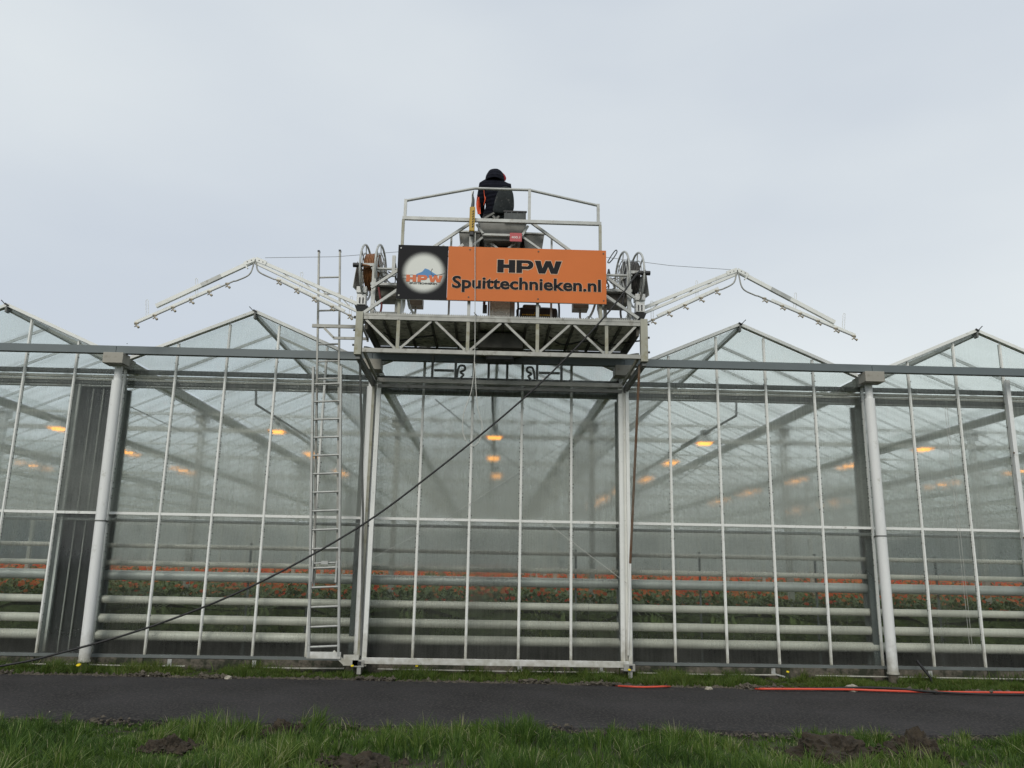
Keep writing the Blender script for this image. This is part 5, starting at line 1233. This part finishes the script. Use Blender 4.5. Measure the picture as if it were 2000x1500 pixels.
# ------------------------------------------------------------------ grass
def grass(name, n, xr, yr, h, w, mt, seed, label, dens=None, hfun=None, lean=0.5, z0=0.0, tufts=False):
    g = np.random.default_rng(seed)
    x = g.uniform(*xr, n * 2); y = g.uniform(*yr, n * 2)
    keep = np.ones(len(x), bool) if dens is None else g.random(len(x)) < dens(x, y)
    x, y = x[keep][:n], y[keep][:n]; n = len(x)
    H = g.uniform(*h, n) * (1 if hfun is None else hfun(x, y)); a = g.uniform(0, 2 * np.pi, n); ln = np.abs(g.normal(0, lean, n)) * H
    tuft = np.zeros(n)
    if tufts:      # pull most blades into tufts that fan outwards
        cell = .17; ci, cj = np.floor(x / cell), np.floor(y / cell)
        def hsh(i, j, k): return np.modf(np.abs(np.sin(i * 127.1 + j * 311.7 + k * 74.7) * 43758.5453))[0]
        cx_, cy_ = (ci + .15 + .7 * hsh(ci, cj, 1)) * cell, (cj + .15 + .7 * hsh(ci, cj, 2)) * cell
        tuft = hsh(ci, cj, 3); pull = np.where(g.random(n) < .8, g.uniform(.35, .8, n) * np.clip(.4 + tuft, 0, 1), 0)
        dx0, dy0 = x - cx_, y - cy_; x = cx_ + dx0 * (1 - pull); y = cy_ + dy0 * (1 - pull)
        a = np.where(pull > 0, np.arctan2(dy0, dx0) + g.normal(0, .5, n), a); rr_ = np.hypot(dx0, dy0) / (cell * .6)
        H = H * (.55 + .85 * tuft ** 1.5); ln = H * np.clip(np.abs(g.normal(.15, lean, n)) * (.35 + rr_), 0, 1.3)
    W = g.uniform(*w, n); dx, dy = np.cos(a), np.sin(a); fa = g.uniform(0, np.pi, n); wx, wy = np.cos(fa) * W, np.sin(fa) * W * .5
    def P(t, k): return x + dx * ln * t ** 2, y + dy * ln * t ** 2, z0 + H * (t - .25 * (ln / H) * t ** 2 * .8) , k
    rows = []
    for t, k in ((0, 1.0), (.4, .85), (.75, .5)):
        px, py, pz, kk = P(t, k); rows.append(np.stack([px - wx * kk, py - wy * kk, pz], 1)); rows.append(np.stack([px + wx * kk, py + wy * kk, pz], 1))
    px, py, pz, kk = P(1.0, 0); rows.append(np.stack([px, py, pz], 1))
    V = np.stack(rows, 1).reshape(-1, 3)
    q = np.array([0, 1, 3, 2, 2, 3, 5, 4, 4, 5, 6]); idx = (q[None] + (np.arange(n) * 7)[:, None]).ravel()
    me = bpy.data.meshes.new(name); me.vertices.add(len(V)); me.vertices.foreach_set('co', V.ravel())
    me.loops.add(len(idx)); me.loops.foreach_set('vertex_index', idx); me.polygons.add(n * 3)
    ls = (np.arange(n)[:, None] * 11 + np.array([0, 4, 8])[None]).ravel(); lt = np.tile([4, 4, 3], n)
    me.polygons.foreach_set('loop_start', ls); me.polygons.foreach_set('loop_total', lt); me.update()
    patch = .5 + .5 * np.sin(x * 1.9 + 1.3 * np.sin(y * 2.3)) * np.sin(y * 1.7 + x * .6)
    tone = np.clip(.58 * g.random(n) + .26 * patch + .22 * (tuft - .3), 0, .93); dry = g.random(n) < .03 + .06 * patch; tone[dry] = g.uniform(.94, 1, dry.sum())
    at = me.attributes.new('tone', 'FLOAT', 'FACE'); at.data.foreach_set('value', np.repeat(tone, 3).astype(np.float32))
    me.materials.append(M[mt]); o = bpy.data.objects.new(name, me); COL.objects.link(o)
    return tag(o, label, 'grass', kind='stuff')
en = np.vectorize(edge_near); ef = np.vectorize(edge_far)
ms = [(p_[0], p_[1], s_[0]) for p_, s_, _ in mounds]
def near_d(x, y):
    e = en(x); d = np.clip((e + .02 + .10 * np.sin(x * 2.1) * np.sin(x * 5.7 + 1) - y) / .10, 0, 1)
    cl = .42 + .55 * np.sin(x * 2.7 + np.sin(y * 3.)) * np.sin(y * 2.9 + 1.2 * x)
    d = d * np.clip(.45 + cl, 0, 1)
    for mx_, my_, r_ in ms:
        d = d * np.clip(((x - mx_) ** 2 + (y - my_) ** 2) / (r_ * .95) ** 2 - .45, .10, 1)
    return d
def near_h(x, y):
    h_ = .60 + .44 * np.sin(x * 3.1 + 2 * np.sin(y * 1.4 + x * .35)) * np.cos(y * 3.7 + x * .5)
    h_ = h_ + .5 * np.exp(-((x + 2.15) / .35) ** 2) * (y > -4.9) + .4 * np.exp(-((x + .1) / .3) ** 2) * (y > -5)
    h_ = h_ * np.clip(.62 + (en(x) - y) * .6, .5, 1)
    for mx_, my_, r_ in ms: h_ = h_ * np.clip(((x - mx_) ** 2 + (y - my_) ** 2) / (r_ * 1.9) ** 2, .35, 1)
    return h_
grass('grass', 95000, (-6.2, 6.0), (-6.6, -4.10), (.08, .27), (.0022, .0050), 'grass', 1, 'long fresh green grass along the near side of the path', near_d, near_h, .6, 0, True)
grass('grass', 26000, (-12, 12), (-16, -6.6), (.12, .26), (.004, .008), 'grass', 2, 'green grass behind the photographer', None, None, .5)
grass('grass', 14000, (-14, 14), (-6.6, -4.2), (.09, .24), (.003, .006), 'grass', 4, 'green grass beyond the left and right picture edges', lambda x, y: (np.abs(x) > 6) * 1.0, None, .5)
def vd(x, y):
    e = ef(x); return np.clip((y - e - .10 + .08 * np.sin(x * 3.3)) / .18, 0, 1) * (y < -.07)
def vh(x, y): return .68 + .4 * np.sin(x * 1.7 + 2 * np.sin(x * .63)) * np.cos(x * 4.1) + .35 * (np.sin(x * .8 + .4) > .75)
grass('verge_grass', 95000, (-11, 11), (-1.5, -.06), (.08, .19), (.0025, .005), 'verge', 3, 'short grass strip between path and greenhouse', vd, vh, .8, 0, True)
b = MB(); b.box((-60, -0.95, -.02), (60, -.05, .015)); vg = b.build('verge', 'soil'); tag(vg, kind='structure')
# weeds against the plinth
grass('weeds', 1500, (-11, 11), (-.22, -.07), (.12, .26), (.004, .009), 'verge', 31, 'tall weeds against the foot of the greenhouse', lambda x, y: np.clip(np.sin(x * 1.3 + .6) * np.sin(x * .37 + 2) - .15, 0, 1) * 1.6, None, .9)
# dandelions
dm = [((-6.18, -.80, 0), 'yellow dandelion at the path edge below the left downpipe'), ((-2.42, -.52, 0), 'yellow dandelion beside the left foot of the platform'), ((-1.5, -.42, 0), 'yellow dandelion right of the left foot of the platform'), ((1.60, -.50, 0), 'yellow dandelion beside the right foot of the platform'), ((3.95, -.45, 0), 'small yellow dandelion in the verge below the right bays')]
for i, (p_, lb) in enumerate(dm):
    t = thing('dandelion', p_, lb, 'flower', 'dandelions in the verge')
    hz = .17 if i else .16
    b = MB(); b.tube([(0, 0, 0), (.01, 0, hz * .6), (0.005, -.01, hz)], 0.003, 5); o = b.build('stalk', 'stalk'); o.parent = t
    b = MB(); b.lathe([(.0, -.004), (.020 + .008 * (i == 0), .002), (.024 + .01 * (i == 0), .010), (.012, .016), (0, .016)], (.005, -.01, hz), (0, -.5, .85), 12); o = b.build('bloom', 'dandelion'); o.parent = t
